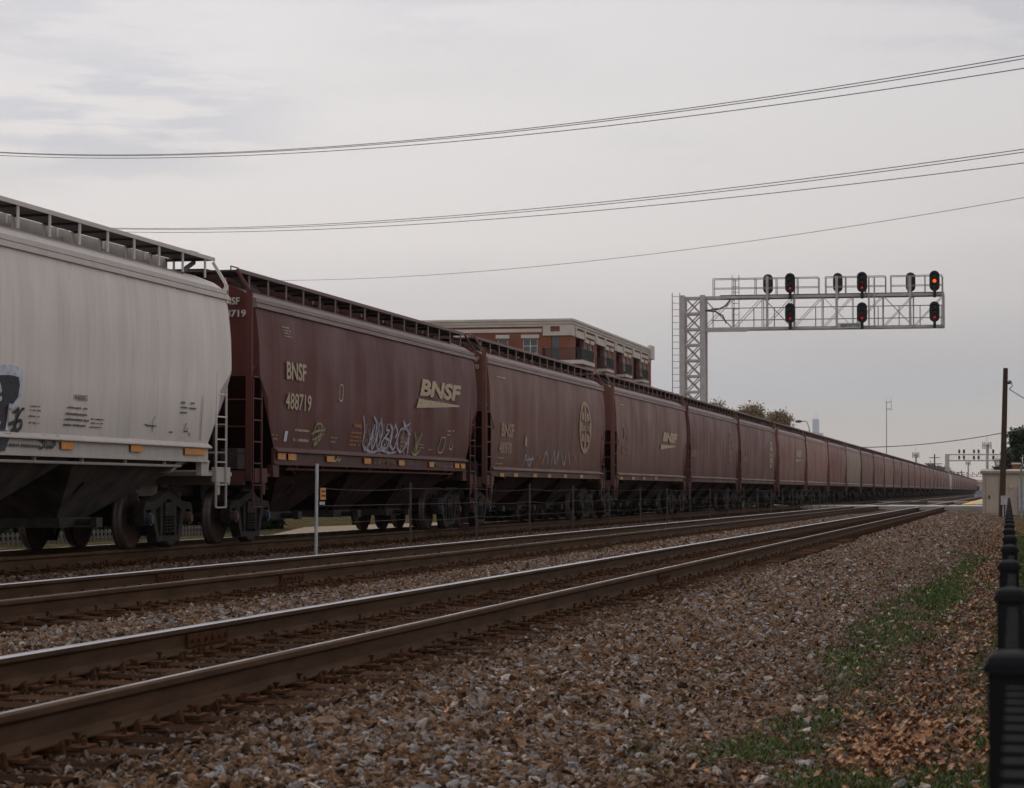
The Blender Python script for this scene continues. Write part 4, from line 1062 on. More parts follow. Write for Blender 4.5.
# ------------------------------------------------------------------ signal gantry
def lens(mb, x, y, z, r): mb.tube([(x, y, z), (x, y+.03, z)], r, 12)
GY = 142.0
def gpt(px, py): return on_y(px, py, GY)
def build_gantry(name, label, GY, px_col, px_end, ytop, ybot, heads, backs, detail=True):
    root = tag(empty(name, (0, GY, 0)), label, 'signal gantry')
    P = lambda px, py: on_y(px, py, GY)
    xl, xr = P(px_col[0], 300).x, P(px_col[1], 300).x; xe = P(px_end, 300).x
    zt = P((px_col[1]+px_end)/2, ytop).z; zb = P((px_col[1]+px_end)/2, ybot).z
    D = .5                                         # half depth of the truss along the track
    mb = MB(); cw = .30 if detail else .4
    for x in (xl, xr):
        for y in (-D, D): mb.box(x-cw/2, x+cw/2, y-cw/2, y+cw/2, -.6, zt+.15)
    n = max(3, int((zt+.5)/1.25)); dz = (zt - zb)/2
    zz = zt
    th = .07 if detail else .12
    while zz - dz > -.6:
        for y in (-D, D):
            mb.bar((xl+cw/2, y, zz), (xr-cw/2, y, zz), th*1.8, th*1.8); mb.bar((xl+cw/2, y, zz), (xr-cw/2, y, zz-dz), th); mb.bar((xl+cw/2, y, zz-dz), (xr-cw/2, y, zz), th)
        for x in (xl, xr): mb.bar((x, -D, zz), (x, D, zz-dz), th)
        zz -= dz
    mb.build('column', M['galv'], root)
    mb = MB(); ch = .075 if detail else .16
    for y in (-D, D):
        for z in (zt, zb): mb.box(xr, xe, y-ch, y+ch, z-ch, z+ch)
    panels = 8; dx = (xe - xr)/panels
    for i in range(panels+1):
        x = xr + dx*i
        for y in (-D, D): mb.bar((x, y, zb), (x, y, zt), .04 if i % 2 else .05)
        for z in (zt, zb): mb.bar((x, -D, z), (x, D, z), .06)
        if i < panels:
            for y in (-D, D):
                a, b = (zb, zt) if i % 2 else (zt, zb); mb.bar((x, y, a), (x+dx, y, b), .035); mb.bar((x, y+.03, b), (x+dx, y+.03, a), .035) if i % 2 == 0 else None
            mb.bar((x, -D, zb), (x+dx, D, zb), .04)
    mb.bar((xr, -D, zb-.13), (xr+2.6, -D, zb-.13), .2, .1)
    mb.build('truss_arm', M['galv'], root)
    if detail:
        mb = MB()                                   # walkway and railings at the back
        mb.box(xr+.2, xe, D+.12, D+.75, zb+.02, zb+.06); mb.box(xr+1.0, xe, -D+.1, D-.1, zt+.11, zt+.14)
        mb.build('walkway', M['grating'], root)
        mb = MB(); hz = P(820, 277.5).z
        for ya in (-D+.1, D-.1):
            for a, b in ((xr+.6, xr+6.7), (xr+7.1, xe-3.3), (xe-3.0, xe-.1)):
                mb.bar((a, ya, hz), (b, ya, hz), .04); mb.bar((a, ya, (hz+zt)/2), (b, ya, (hz+zt)/2), .035)
                m = int((b-a)/1.3)+1
                for i in range(m+1): mb.bar((a+(b-a)*i/m, ya, zt), (a+(b-a)*i/m, ya, hz), .045)
        for z in ((zb*2+zt)/3, (zb+2*zt)/3+.1): mb.bar((xr+.3, D+.75, z), (xe-.1, D+.75, z), .05)
        for i in range(12): x = xr+.4+(xe-xr-.6)*i/11; mb.bar((x, D+.75, zb), (x, D+.75, (zb+2*zt)/3+.1), .05)
        mb.build('handrail', M['galv_thin'], root)
        mb = MB(); lx = P(676, 300).x
        for x in (lx-.22, lx+.22): mb.bar((x, 0, -.5), (x, 0, zt+.35), .045)
        zz = -.3
        while zz < zt+.3: mb.bar((lx-.22, 0, zz), (lx+.22, 0, zz), .028); zz += .38
        for z in (1.5, 4.5, 7.5, zt): mb.bar((lx+.22, 0, z), (xl, 0, z), .04)
        mb.build('ladder', M['galv_thin'], root)
        mb = MB(); lx = P(735, 300).x
        for x in (lx-.2, lx+.2): mb.bar((x, D-.2, zb), (x, D-.2, hz+.25), .04)
        zz = zb+.2
        while zz < hz+.2: mb.bar((lx-.2, D-.2, zz), (lx+.2, D-.2, zz), .028); zz += .33
        mb.build('ladder', M['galv_thin'], root)
        mb = MB()
        mb.tube([(xr+.2, -D-.2, zt-.75), (xr+.9, -D-.25, zt-.72), (xr+1.4, -D-.2, zt-.5), (xr+1.7, -D-.2, zt-.1)], .045, 6)
        mb.tube([(xr+.2, -D-.2, zb+1.05), (xr+.8, -D-.25, zb+.98), (xr+1.2, -D-.2, zb+.75), (xr+1.4, -D-.2, zb+.3)], .045, 6)
        mb.build('conduit', M['wire'], root)
        a = P(838.5, 323.8); b = P(861.5, 328.6); mb = MB(); mb.box(a.x, b.x, -D-.17, -D-.13, b.z, a.z); sp = mb.build('name_plate', M['sign_white'], root)
        V, Fc = text_geo('BERWYN', .02); me = bpy.data.meshes.new('plate_lettering')
        a = P(841.5, 324.6); b = P(859.5, 327.8)
        me.from_pydata([(a.x+(b.x-a.x)*u, -D-.185, b.z+(a.z-b.z)*v) for u, v in V], [], Fc); me.materials.append(M['black_let']); link('plate_lettering', me, sp)
    s = GY / 142.0
    for (px, py, h, lamp, back) in heads:
        c = P(px, py); dep = (c - EYE).dot(FW); hh = h/2*dep/F; ww = hh*.50
        yy = (D+.45) if back else (-D-.45)
        pos = Vector((c.x, 0, c.z)); k = (GY+yy)/GY; pos = Vector((c.x*k, yy, EYE.z+(c.z-EYE.z)*k))
        mb = MB(); poly = []
        for i in range(24):
            a = 2*math.pi*i/24; poly.append((pos.x + ww*math.cos(a), pos.z + (hh-ww)*(1 if math.sin(a) > 1e-6 else -1 if math.sin(a) < -1e-6 else 0) + ww*math.sin(a)))
        mb.prism(poly, 'y', yy, yy+.05)
        mb.box(pos.x-ww*.45, pos.x+ww*.45, yy+.05, yy+.35, pos.z-hh*.8, pos.z+hh*.8)
        f = -1 if not back else 1
        y0 = yy if not back else yy+.05
        for i in (-1, 0, 1):                        # hoods over the three lenses
            zc = pos.z + i*hh*.52; r_ = ww*.46
            pts = []
            for q in range(9):
                a = math.pi*(q/8)*1.1 - .05*math.pi; pts.append((pos.x+r_*math.cos(a), zc+r_*math.sin(a)))
            V = [(x, y0, z) for x, z in pts] + [(x, y0+f*.28, z) for x, z in pts]
            mb.add(V, [(q, q+1, 9+q+1, 9+q) for q in range(8)])
        hd = mb.build('signal_head', M['black_matte'], root)
        if not back:
            for i in (-1, 0, 1):
                lit = lamp[1] if lamp and lamp[0] == i else None
                mb = MB(); lens(mb, pos.x, yy-.032, pos.z + i*hh*.52, ww*(.27 if lit == 'red_lamp' else .36 if lit else .30)); mb.build('lens', M[lit] if lit else M['lens_off'], hd)
        mb = MB(); mb.bar((pos.x, yy+(.1 if back else .1), pos.z-hh-.35*s), (pos.x, yy+.1, pos.z-hh+.1), .16, .16) if detail else None
        if detail:
            z0 = zt if pos.z > zt else zb
            mb.bar((pos.x, yy+.1, z0-.1), (pos.x, yy+.1, pos.z-hh+.1), .11); mb.bar((pos.x, yy+.1, z0), (pos.x, 0, z0), .1)
            mb.build('signal_bracket', M['black_matte'] if not back else M['galv'], hd)
    if detail:
        for px in (768.3, 837.5, 910.6):            # flat uprights on the near face
            x = P(px, 300).x; mb = MB(); mb.box(x-.07, x+.07, -D-.24, -D-.12, zb-.1, P(px, 277).z); mb.build('upright', M['galv'], root)
        for px in (795.5, 869.5, 875, 943):
            x = P(px, 300).x; mb = MB(); mb.bar((x, -D-.15, zb), (x, -D-.15, P(px, 278).z), .09); mb.build('upright', M['galv'], root)
    return root
R1 = (-1, 'red_lamp')
build_gantry('signal_gantry', 'large galvanised signal gantry with lattice column and nine black signal heads, nearest of the gantries', GY, (683.2, 703.6), 944, 296.5, 328,
    [(790, 283, 20, (-1, 'red_lamp'), 0), (790, 313, 20, (-1, 'red_lamp'), 0), (862, 282, 20.5, (-1, 'red_lamp'), 0), (862, 312.5, 20.5, (-1, 'red_lamp'), 0),
     (934.5, 280.8, 20.5, (0, 'orange_lamp'), 0), (934.5, 311.6, 20.5, (-1, 'red_lamp'), 0), (768, 284, 20, None, 1), (837.8, 282.5, 19.5, None, 1), (910.6, 282, 19.5, None, 1)], [])
build_gantry('signal_gantry', 'smaller distant signal gantry beyond the beige equipment hut with red lights lit', 690.0, (944.6, 947.4), 1012, 454.5, 460.6,
    [(964, 451.4, 4.2, R1, 0), (964, 457.6, 4.2, R1, 0), (978.6, 451.4, 4.2, R1, 0), (978.6, 457.6, 4.2, R1, 0), (993.2, 451.4, 4.2, R1, 0), (993.2, 457.6, 4.2, R1, 0),
     (959.2, 451.4, 4, None, 1), (959.2, 457.6, 4, None, 1), (974, 451.4, 4, None, 1), (974, 457.6, 4, None, 1), (988, 451.4, 4, None, 1)], [], False)
build_gantry('signal_gantry', 'faintest and farthest signal gantry, tiny above the end of the train', 1500.0, (961, 962.5), 984, 474.2, 476.6,
    [(967, 473, 1.9, R1, 0), (972.8, 473, 2, (0, 'orange_lamp'), 0), (978.6, 473, 1.9, R1, 0), (967, 476, 1.8, None, 1), (972, 476, 1.8, None, 1), (977, 476, 1.8, None, 1)], [], False)

# ------------------------------------------------------------------ brick apartment block
BX, BY, BYE = 38.8, 214.7, 0
bt = on_x(570.5, 318.5, BX); BY = bt.y; BYE = on_x(651, 350, BX).y; ZT = bt.z
bb = tag(empty('apartment_building', (-BX, BY, 0)), 'red brick apartment block with pale stone cornice and balconies behind the train', 'building')
BL = BYE - BY; BW = 30.0
def wall_cells(mb, u0, u1, z0, z1, ops, place):
    us = sorted({u0, u1, *[o[0] for o in ops], *[o[1] for o in ops]}); zs = sorted({z0, z1, *[o[2] for o in ops], *[o[3] for o in ops]})
    for i in range(len(us)-1):
        run = None
        for j in range(len(zs)):
            solid = j < len(zs)-1 and not any(o[0]-1e-6 <= us[i] and us[i+1] <= o[1]+1e-6 and o[2]-1e-6 <= zs[j] and zs[j+1] <= o[3]+1e-6 for o in ops)
            if solid and run is None: run = zs[j]
            if not solid and run is not None: place(mb, us[i], us[i+1], run, zs[j]); run = None
# track-facing side: local y 0..BL at x=0 ; end side: local x 0..-BW at y=0
ZTW = ZT - .02
mod = 11.4; FH = 3.25
side_ops = []; wins = []; bal = []
for m in range(4):
    b0 = 2.6 + m*mod
    for f in range(4):
        z = ZT - 3.75 - f*FH
        side_ops.append((b0, b0+4.0, z-.1, z+2.25)); bal.append((b0, z))
        for a, wd in ((4.6, 1.9), (7.7, 1.5)):
            if b0+a+wd < BL: side_ops.append((b0+a, b0+a+wd, z+.65, z+2.03)); wins.append(('s', b0+a, b0+a+wd, z+.65, z+2.03))
end_ops = []
for f in range(4):
    z = ZT - 3.75 - f*FH
    for a, wd in ((3.0, 1.35), (5.7, .95), (9.5, 1.35), (13, .95), (17, 1.35), (21, 1.35), (25, 1.35)):
        end_ops.append((a, a+wd, z+.65, z+2.03)); wins.append(('e', a, a+wd, z+.65, z+2.03))
    end_ops.append((1.0, 1.75, z-.1, z+2.25))
mb = MB()
wall_cells(mb, 0, BL, -1, ZTW-.5, side_ops, lambda m_, a, b, c_, d: m_.box(-.35, 0, a, b, c_, d))
wall_cells(mb, .35, BW, -1, ZTW-.5, end_ops, lambda m_, a, b, c_, d: m_.box(-b, -a, 0, .35, c_, d))
mb.box(-BW, -BW+.35, .35, BL, -1, ZTW-.5); mb.box(-BW, -.35, BL-.35, BL, -1, ZTW-.5)
for (b0, z) in bal:
    mb.box(-1.9, -1.85, b0, b0+4, z-.1, z+2.25)
mb.build('wall', M['brick'], bb)
mb = MB(); mb.box(-BW+.4, -.4, .4, BL-.4, ZT-.55, ZT-.45); mb.build('roof', M['roof_dark'], bb)
mb = MB(); mb.box(-BW+.5, -2.2, 2.2, BL-.5, 0, ZT-.6); mb.build('interior_wall', M['brick'], bb)
mb = MB()                                           # stone trim
for (o, a, b) in ((.28, .0, .20), (.18, .20, .45), (.10, .45, .68)):
    mb.box(-.3, o, -o, BL+o, ZT-b, ZT-a); mb.box(-BW, -.3, -o, .3, ZT-b, ZT-a)
mb.box(.0, .06, 1.0, BL, ZT-1.18, ZT-.87); mb.box(-BW, -2.6, -.06, -.0, ZT-1.18, ZT-.87)
for m in range(4):
    b0 = 2.6+m*mod
    for y in (b0-.45, b0+4.35, b0+10.2):
        if 0 < y < BL-.4: mb.box(.0, .16, y-.28, y+.28, ZT-1.5, ZT-.68)
    mb.box(.0, .10, b0, b0+4.0, ZT-1.5, ZT-1.2)
mb.box(0, .13, 0.0, 1.3, ZT-1.5, ZT-.68); mb.box(-.95, .13, -.13, -.0, ZT-1.5, ZT-.68); mb.box(-2.5, -1.8, -.13, -.0, ZT-1.5, ZT-.68); mb.box(-1.8, -.95, -.09, -.0, ZT-1.5, ZT-1.15)
mb.box(0, .35, BL-2.4, BL+.3, ZT-1.1, ZT+.35)
for f in range(4):
    z = ZT-3.75-f*FH-.35
    mb.box(0, .12, 6.8, BL, z-.25, z+.1)
mb.build('stone_trim', M['stone'], bb)
for i, (sd, a, b, z0, z1) in enumerate(wins):
    if z1 < ZT-9: continue
    mb = MB()
    def bx(u0, u1, d0, d1, c_, d):
        return mb.box(d0, d1, u0, u1, c_, d) if sd == 's' else mb.box(-u1, -u0, -d1, -d0, c_, d)
    t = .07
    bx(a, b, -.18, -.10, z0, z0+t); bx(a, b, -.18, -.10, z1-t, z1); bx(a, a+t, -.18, -.10, z0+t, z1-t); bx(b-t, b, -.18, -.10, z0+t, z1-t)
    bx((a+b)/2-.03, (a+b)/2+.03, -.17, -.11, z0+t, z1-t) if b-a > 1.3 else None
    bx(a+t, b-t, -.168, -.112, (z0+z1)/2-.03, (z0+z1)/2+.03)
    fr = mb.build('window', M['sign_white'], bb)
    mb = MB(); bx(a, b, -.22, -.185, z0, z1); mb.build('pane', M['glass_curtain'] if i % 3 == 1 else M['glass'], fr)
    mb = MB(); bx(a-.15, b+.15, .003, .10, z1, z1+.32); mb.build('lintel', M['stone'], fr)
    mb = MB(); bx(a-.1, b+.1, .003, .10, z0-.14, z0); mb.build('sill', M['stone'], fr)
for (b0, z) in bal:
    if z < ZT-12: continue
    mb = MB(); first = b0 < 3; a, b = b0, b0+4.0
    if first: mb.box(-2.4, 1.3, -1.3, .0, z-.35, z-.02); mb.box(.0, 1.3, 0.0, 5.2, z-.35, z-.02)
    else: mb.box(.0, 1.0, a, b, z-.30, z-.05)
    bo = mb.build('balcony', M['stone'], bb)
    mb = MB()
    segs = [((-2.3, -1.2), (1.2, -1.2)), ((1.2, -1.2), (1.2, 5.1)), ((-2.3, -1.2), (-2.3, 0)), ((1.2, 5.1), (0, 5.1))] if first else [((.95, a), (.95, b)), ((.95, a), (0, a)), ((.95, b), (0, b))]
    for (p, q) in segs:
        for h in (.05, 1.05): mb.bar((*p, z+h), (*q, z+h), .06)
        L = math.hypot(q[0]-p[0], q[1]-p[1]); m = max(1, int(L/.13))
        for i in range(m+1): x = p[0]+(q[0]-p[0])*i/m; y = p[1]+(q[1]-p[1])*i/m; mb.bar((x, y, z), (x, y, z+1.05), .03)
    mb.build('railing', M['rail_black'], bo)
    mb = MB()
    if first: mb.box(-1.75, -1.0, .2, .25, z-.05, z+2.2)
    else: mb.box(-1.8, -1.75, b0+1.0, b0+3.2, z-.05, z+2.1)
    mb.build('balcony_door', M['glass'], bo)
mb = MB(); mb.box(-7.6, -7.4, 3, 3.2, ZT-.5, ZT+.25); mb.box(-22.1, -21.7, 6, 6.4, ZT-.5, ZT+.3); mb.build('roof_vent', M['galv'], bb)

# ------------------------------------------------------------------ trees
def tree(name, label, base, H, rad_, leafm, n, leaf, seed, cone=False, group=None, sparse=1.0, trunk_h=.3):
    r = random.Random(seed); root = tag(empty(name, base), label, 'tree', group)
    mb = MB(); mb.tube([(0,0,-.5), (.1, 0, H*trunk_h), (0, .1, H*.7)], H*.022, 8, H*.008)
    cl = []
    if not cone:
        for k in range(26):
            a = r.uniform(0, 6.28); el = r.uniform(.1, 1.35); L = rad_*r.uniform(.55, 1.0)
            tip = Vector((math.cos(a)*math.cos(el)*L, math.sin(a)*math.cos(el)*L, H*trunk_h + (H*(1-trunk_h))*min(.97, .12+.85*math.sin(el)*r.uniform(.75, 1.0))))
            st = Vector((0, 0, H*trunk_h*r.uniform(.8, 1.6))); mid = st.lerp(tip, .5) + Vector((0, 0, -.05*H*r.random()))
            mb.tube([st, mid, tip], H*.009, 5, H*.002)
            for q in range(3):
                t2 = tip + Vector((r.gauss(0, 1), r.gauss(0, 1), r.gauss(0, .7)))*rad_*.2; mb.tube([mid.lerp(tip, .5), t2], H*.003, 4, H*.001); cl.append((t2, rad_*.17))
            cl.append((tip, rad_*.22))
    mb.build('trunk', M['bark'], root)
    V = []
    for i in range(n):
        if cone:
            t = r.random()**1.3; rr_ = rad_*(1-t)*(.45+.55*r.random())*(1+.25*math.sin(t*40)); a = r.uniform(0, 6.28)
            c_ = Vector((math.cos(a)*rr_, math.sin(a)*rr_, H*(.06+.94*t)))
        else:
            k, s = r.choice(cl); c_ = k + Vector((r.gauss(0, 1), r.gauss(0, 1), r.gauss(0, .8)))*s
        d1 = Vector((r.gauss(0, 1), r.gauss(0, 1), r.gauss(0, 1))).normalized()*leaf*r.uniform(.5, 1.1); d2 = d1.orthogonal().normalized()*leaf*r.uniform(.3, .7)
        V += [c_-d1, c_-d2*.9, c_+d1, c_+d2]
    V = np.array([tuple(v) for v in V]); link('crown', np_mesh('crown', V, np.arange(len(V)).reshape(-1, 4), leafm), root)
    return root
def tree_px(px, ptop, dep, prad, **k):
    b = at_depth(px, 491, dep); top = at_depth(px, ptop, dep); z0 = -.6
    return tree(base=(b.x, b.y, z0), H=top.z - z0, rad_=prad*dep/F, **k)
AT = 'autumn trees behind the train'
tree_px(712, 401, 330, 22, name='deciduous_tree', label='thin brown leaved tree just right of the gantry column', leafm=M['leaf_autumn'], n=6500, leaf=.20, seed=1, group=AT)
tree_px(734, 407, 350, 19, name='deciduous_tree', label='low sparse brown tree in the dip of the tree line', leafm=M['leaf_autumn'], n=4200, leaf=.20, seed=2, group=AT)
tree_px(756, 403.5, 340, 24, name='deciduous_tree', label='largest bushy autumn tree right of the dip in the tree line', leafm=M['leaf_autumn'], n=11000, leaf=.22, seed=3, group=AT)
tree_px(777, 412, 345, 17, name='deciduous_tree', label='rounded autumn tree left of the street lamp', leafm=M['leaf_autumn'], n=9000, leaf=.22, seed=4, group=AT)
tree_px(1020, 424, 205, 14, name='evergreen_tree', label='dark evergreen tree behind the beige hut at the right edge', leafm=M['leaf_dark'], n=5200, leaf=.17, seed=5, trunk_h=.15)
tree_px(1008, 448, 200, 8, name='evergreen_tree', label='small dark evergreen behind the roof of the beige hut', leafm=M['leaf_dark'], n=2000, leaf=.16, seed=6, trunk_h=.15)
tree_px(999, 452, 420, 13, name='bare_tree', label='bare pale twiggy tree showing left of the wooden pole', leafm=M['leaf_bare'], n=500, leaf=.12, seed=7)
for i, (px, pt, dp, pr) in enumerate([(929, 464, 900, 9), (938, 466, 950, 9), (946, 468, 1000, 8), (953, 473, 1300, 8), (921, 467, 1000, 7), (962, 478, 1500, 7), (906, 470, 1100, 8)]):
    tree_px(px, pt, dp, pr, name='bare_tree', label='hazy bare tree far beyond the train, %s' % ['below the cross-armed pole', 'just right of the cross-armed pole', 'at the foot of the distant gantry', 'inside the distant gantry opening', 'just left of the cross-armed pole', 'lowest and nearest the end of the train', 'leftmost of the far row'][i], leafm=M['leaf_bare'], n=1500, leaf=.55, seed=20+i, group='far bare trees')

# ------------------------------------------------------------------ poles, mast, lamp, hut
def pole_thing(name, label, cat, px, ptop, dep, r0, r1, mat, group=None, leanpx=0):
    b = at_depth(px, 491, dep); t = at_depth(px+leanpx, ptop, dep); root = tag(empty(name, (b.x, b.y, 0)), label, cat, group)
    mb = MB(); mb.tube([(0, 0, -.8), ((t.x-b.x), t.y-b.y, t.z)], r0, 10, r1); mb.build('pole', mat, root); return root, t.z, Vector((t.x-b.x, t.y-b.y, t.z))
up, uz, ut = pole_thing('utility_pole', 'dark wooden utility pole standing in front of the beige hut', 'utility pole', 1001.6, 368, 138, .19, .14, M['pole'], leanpx=4)
mb = MB(); mb.tube([ut+Vector((.14, 0, -.7)), ut+Vector((.3, 0, -.75)), ut+Vector((.36, 0, -1.0)), ut+Vector((.2, 0, -1.2))], .03, 6); mb.box(ut.x+.1, ut.x+.28, -.1, .1, uz-.9, uz-.75); mb.build('bracket', M['wire'], up)
mb = MB(); mb.box(-.05, .28, -.42, -.2, .10, .62); mb.box(.04, .12, -.36, -.28, -.7, .1); mb.build('meter_box', M['grey_box'], up)
lp, lz, lt = pole_thing('street_lamp', 'curved arm street lamp rising above the train right of the autumn trees', 'street lamp', 809.5, 430, 250, .1, .07, M['mast'])
mb = MB(); a = at_depth(800.5, 421.2, 250) - Vector(lp.location)
mb.tube([lt, lt+Vector((-.1, 0, .45)), (lt+a)/2 + Vector((.15, 0, .45)), a], .055, 6); mb.build('arm', M['mast'], lp)
mb = MB(); mb.lathe([(.0, -.35), (.10, -.3), (.16, 0), (.10, .3), (0, .38)], 'x', a+Vector((-.2, 0, -.02)), 10); mb.build('lamp_head', M['wire'], lp)
ms, mz, mt = pole_thing('radio_mast', 'tall thin radio mast with small antennas above the train', 'mast', 886.5, 402, 560, .11, .07, M['wire'])
mb = MB()
for z in (0, -1.6): mb.bar((0, 0, mz+z), (1.2, 0, mz+z), .12)
mb.bar((1.2, 0, mz-2.0), (1.2, 0, mz+.9), .08); mb.bar((0, 0, mz), (0, 0, mz+1), .06); mb.build('antenna', M['wire'], ms)
for (px, pt, dep, lab, head) in ((916, 453.5, 800, 'short pale cell mast left of the cross-armed pole', 1), (987.3, 443.5, 620, 'pale lattice cell mast behind the distant gantry', 1), (968.3, 462, 1100, 'faint thin mast seen under the distant gantry', 1)):
    q, z, tt = pole_thing('cell_mast', lab, 'mast', px, pt, dep, .45 if dep < 700 else .5, .3, M['mast'], 'distant cell masts')
    mb = MB()
    for k in range(6):
        a_ = k*1.047; mb.box(1.0*math.cos(a_)-.14, 1.0*math.cos(a_)+.14, math.sin(a_)-.1, math.sin(a_)+.1, z-1.4, z+.4)
    mb.tube([(0,0,z-.6), (0,0,z-.4)], 1.1, 12); mb.tube([(0,0,z), (0,0,z+2)], .06, 5); mb.build('antenna_cluster', M['mast'], q)
q, z, tt = pole_thing('power_pole', 'distant wooden power pole with two cross arms', 'power pole', 934.6, 454, 600, .22, .15, M['bark'])
mb = MB(); mb.bar((-1.3, 0, z-.9), (1.3, 0, z-.9), .16); mb.bar((-1.9, 0, z-2.4), (1.9, 0, z-2.4), .16)
mb.build('cross_arm', M['bark'], q)
q, z, tt = pole_thing('power_pole', 'tiny distant pole with transformer beside the farthest gantry', 'power pole', 961.5, 470.5, 900, .3, .2, M['bark'])
mb = MB(); mb.bar((-2, 0, z-.7), (1.2, 0, z-.7), .25); mb.build('cross_arm', M['bark'], q)

hy = 148.0
p0 = on_y(982.3, 491, hy); p1 = on_y(1000.5, 491, hy); hz_t = on_y(983, 471, hy).z
hut = tag(empty('equipment_hut', (p0.x, hy, 0)), 'beige metal railway equipment hut behind the wooden pole', 'equipment hut')
hw = 5.2; wd = p1.x-p0.x
mb = MB(); mb.box(0, hw, 0, 2.6, -.55, hz_t-.15); 
for k in range(1, 20): mb.box(k*.26-.012, k*.26+.012, -.02, 0, -.5, hz_t-.2) if k*.26 > wd else None
mb.build('wall', M['beige'], hut)
mb = MB(); mb.box(-.12, hw+.12, -.15, 2.75, hz_t-.15, hz_t); mb.prism([(-.1, hz_t), (2.7, hz_t), (1.3, hz_t+.12)], 'x', -.08, hw+.08); mb.build('roof', M['beige_dark'], hut)
mb = MB(); mb.box(.22, wd-.12, -.035, -.002, -.42, hz_t-.32); dr = mb.build('door', M['beige'], hut)
mb = MB(); mb.box(.36, .44, -.08, -.036, .42, .62); mb.build('handle', M['grime'], dr)
mb = MB(); mb.box(.18, .22, -.05, -.003, -.45, hz_t-.28); mb.box(wd-.12, wd-.08, -.05, -.003, -.45, hz_t-.28); mb.box(.22, wd-.12, -.05, -.003, hz_t-.32, hz_t-.28); mb.build('door_frame', M['beige_dark'], hut)
mb = MB(); mb.box(1.62, 1.70, -.3, -.01, 1.05, 1.13); mb.build('lamp', M['sign_white'], hut)
mb = MB(); mb.box(2.1, 2.7, -.16, -.003, -.3, 1.2); mb.build('panel_box', M['grey_box'], hut)
mb = MB(); mb.box(.65, 1.2, .8, 1.5, hz_t+.12, hz_t+.24); mb.box(.55, 1.5, .9, 1.4, hz_t+.2, hz_t+.27); mb.build('roof_vent', M['grime'], hut)
q = tag(empty('sign_post', (0, 0, 0)), 'slim green grey post in front of the hut at the right edge', 'post')
b = at_depth(1021.5, 491, 130); q.location = (b.x, b.y, 0)
mb = MB(); mb.tube([(0, 0, -.7), (0, 0, at_depth(1021.5, 466, 130).z)], .06, 8); mb.build('pole', M['green_metal'], q)

# house behind the hut, small red brick chimney with pale cap showing
hb = at_depth(1016, 491, 185)
ho = tag(empty('brick_house', (hb.x, hb.y, 0)), 'small brick house with pale capped chimney behind the beige hut', 'house')
mb = MB(); mb.box(-.2, 9, 0, 8, -.6, 2.0); mb.build('wall', M['brick'], ho)
mb = MB(); mb.prism([(-.4, 2.0), (8.4, 2.0), (4, 2.35)], 'x', -.4, 9.4); rf = mb.build('roof', M['roof_dark'], ho)
mb = MB(); mb.box(-.25, .3, .2, .8, 1.9, 2.9); ch = mb.build('chimney', M['brick'], rf)
mb = MB(); mb.box(-.32, .38, .12, .88, 2.9, 3.02); mb.build('chimney_cap', M['sign_white'], ch)

# low buildings and parked vehicles far down the line
def shed(px0, px1, ptop, dep, wm, rm, lab, D=12):
    a = at_depth(px0, ptop, dep); b = at_depth(px1, ptop, dep); root = tag(empty('distant_building', (a.x, a.y, 0)), lab, 'building')
    wdt = (b-a).length; mb = MB(); mb.box(0, wdt, 0, D, -.6, a.z-.8); wl = mb.build('wall', wm, root)
    mb = MB(); mb.prism([(-.3, a.z-.8), (D+.3, a.z-.8), (D/2, a.z+.1)], 'x', -.4, wdt+.4); mb.build('roof', rm, root)
    nw = max(2, int(wdt/3.5))
    for k in range(nw):
        u = wdt*(k+.5)/nw; mb = MB(); mb.box(u-.6, u+.6, -.06, -.01, 1.0, min(2.4, a.z-1.1)); mb.build('window', M['glass'], root)
shed(962, 982, 480, 800, M['stone'], plain('tan_roof', (.24,.14,.09), .8), 'low distant building with tan roof at the end of the train')
shed(948, 962, 478, 950, M['concrete'], M['roof_dark'], 'small grey building half hidden behind the distant train')
def vehicle(px, dep, col, lab, cat):
    b = at_depth(px, 491, dep); root = tag(empty('parked_car', (b.x, b.y, -.55)), lab, cat); mt = plain('car_paint_%s' % cat, col, .3)
    L, W = 4.6, 1.8
    mb = MB(); mb.prism([(-W/2, .3), (W/2, .3), (W/2, .85), (W/2-.1, .95), (-W/2+.1, .95), (-W/2, .85)], 'y', 0, L)
    mb.add([(-W/2+.1, .9, .95), (W/2-.1, .9, .95), (W/2-.1, L-.5, .95), (-W/2+.1, L-.5, .95), (-W/2+.28, 1.5, 1.5), (W/2-.28, 1.5, 1.5), (W/2-.28, L-1.1, 1.5), (-W/2+.28, L-1.1, 1.5)], [(4,5,6,7)])
    mb.build('body', mt, root)
    mb = MB(); mb.add([(-W/2+.1, .9, .95), (W/2-.1, .9, .95), (W/2-.1, L-.5, .95), (-W/2+.1, L-.5, .95), (-W/2+.28, 1.5, 1.49), (W/2-.28, 1.5, 1.49), (W/2-.28, L-1.1, 1.49), (-W/2+.28, L-1.1, 1.49)], [(0,1,5,4),(1,2,6,5),(2,3,7,6),(3,0,4,7)]); mb.build('windscreen', M['glass'], root)
    for s in (-1, 1):
        for y in (.85, L-.9): mb = MB(); mb.tube([(s*(W/2-.2), y, .32), (s*(W/2+.01), y, .32)], .32, 14); mb.build('wheel', M['grime'], root)
        mb = MB(); mb.box(s*.6-.15, s*.6+.15, -.03, .0, .6, .75); mb.build('headlight', M['light'], root)
vehicle(979.6, 420, (.25,.32,.42), 'pale blue parked car far off between the train end and the hut', 'car')

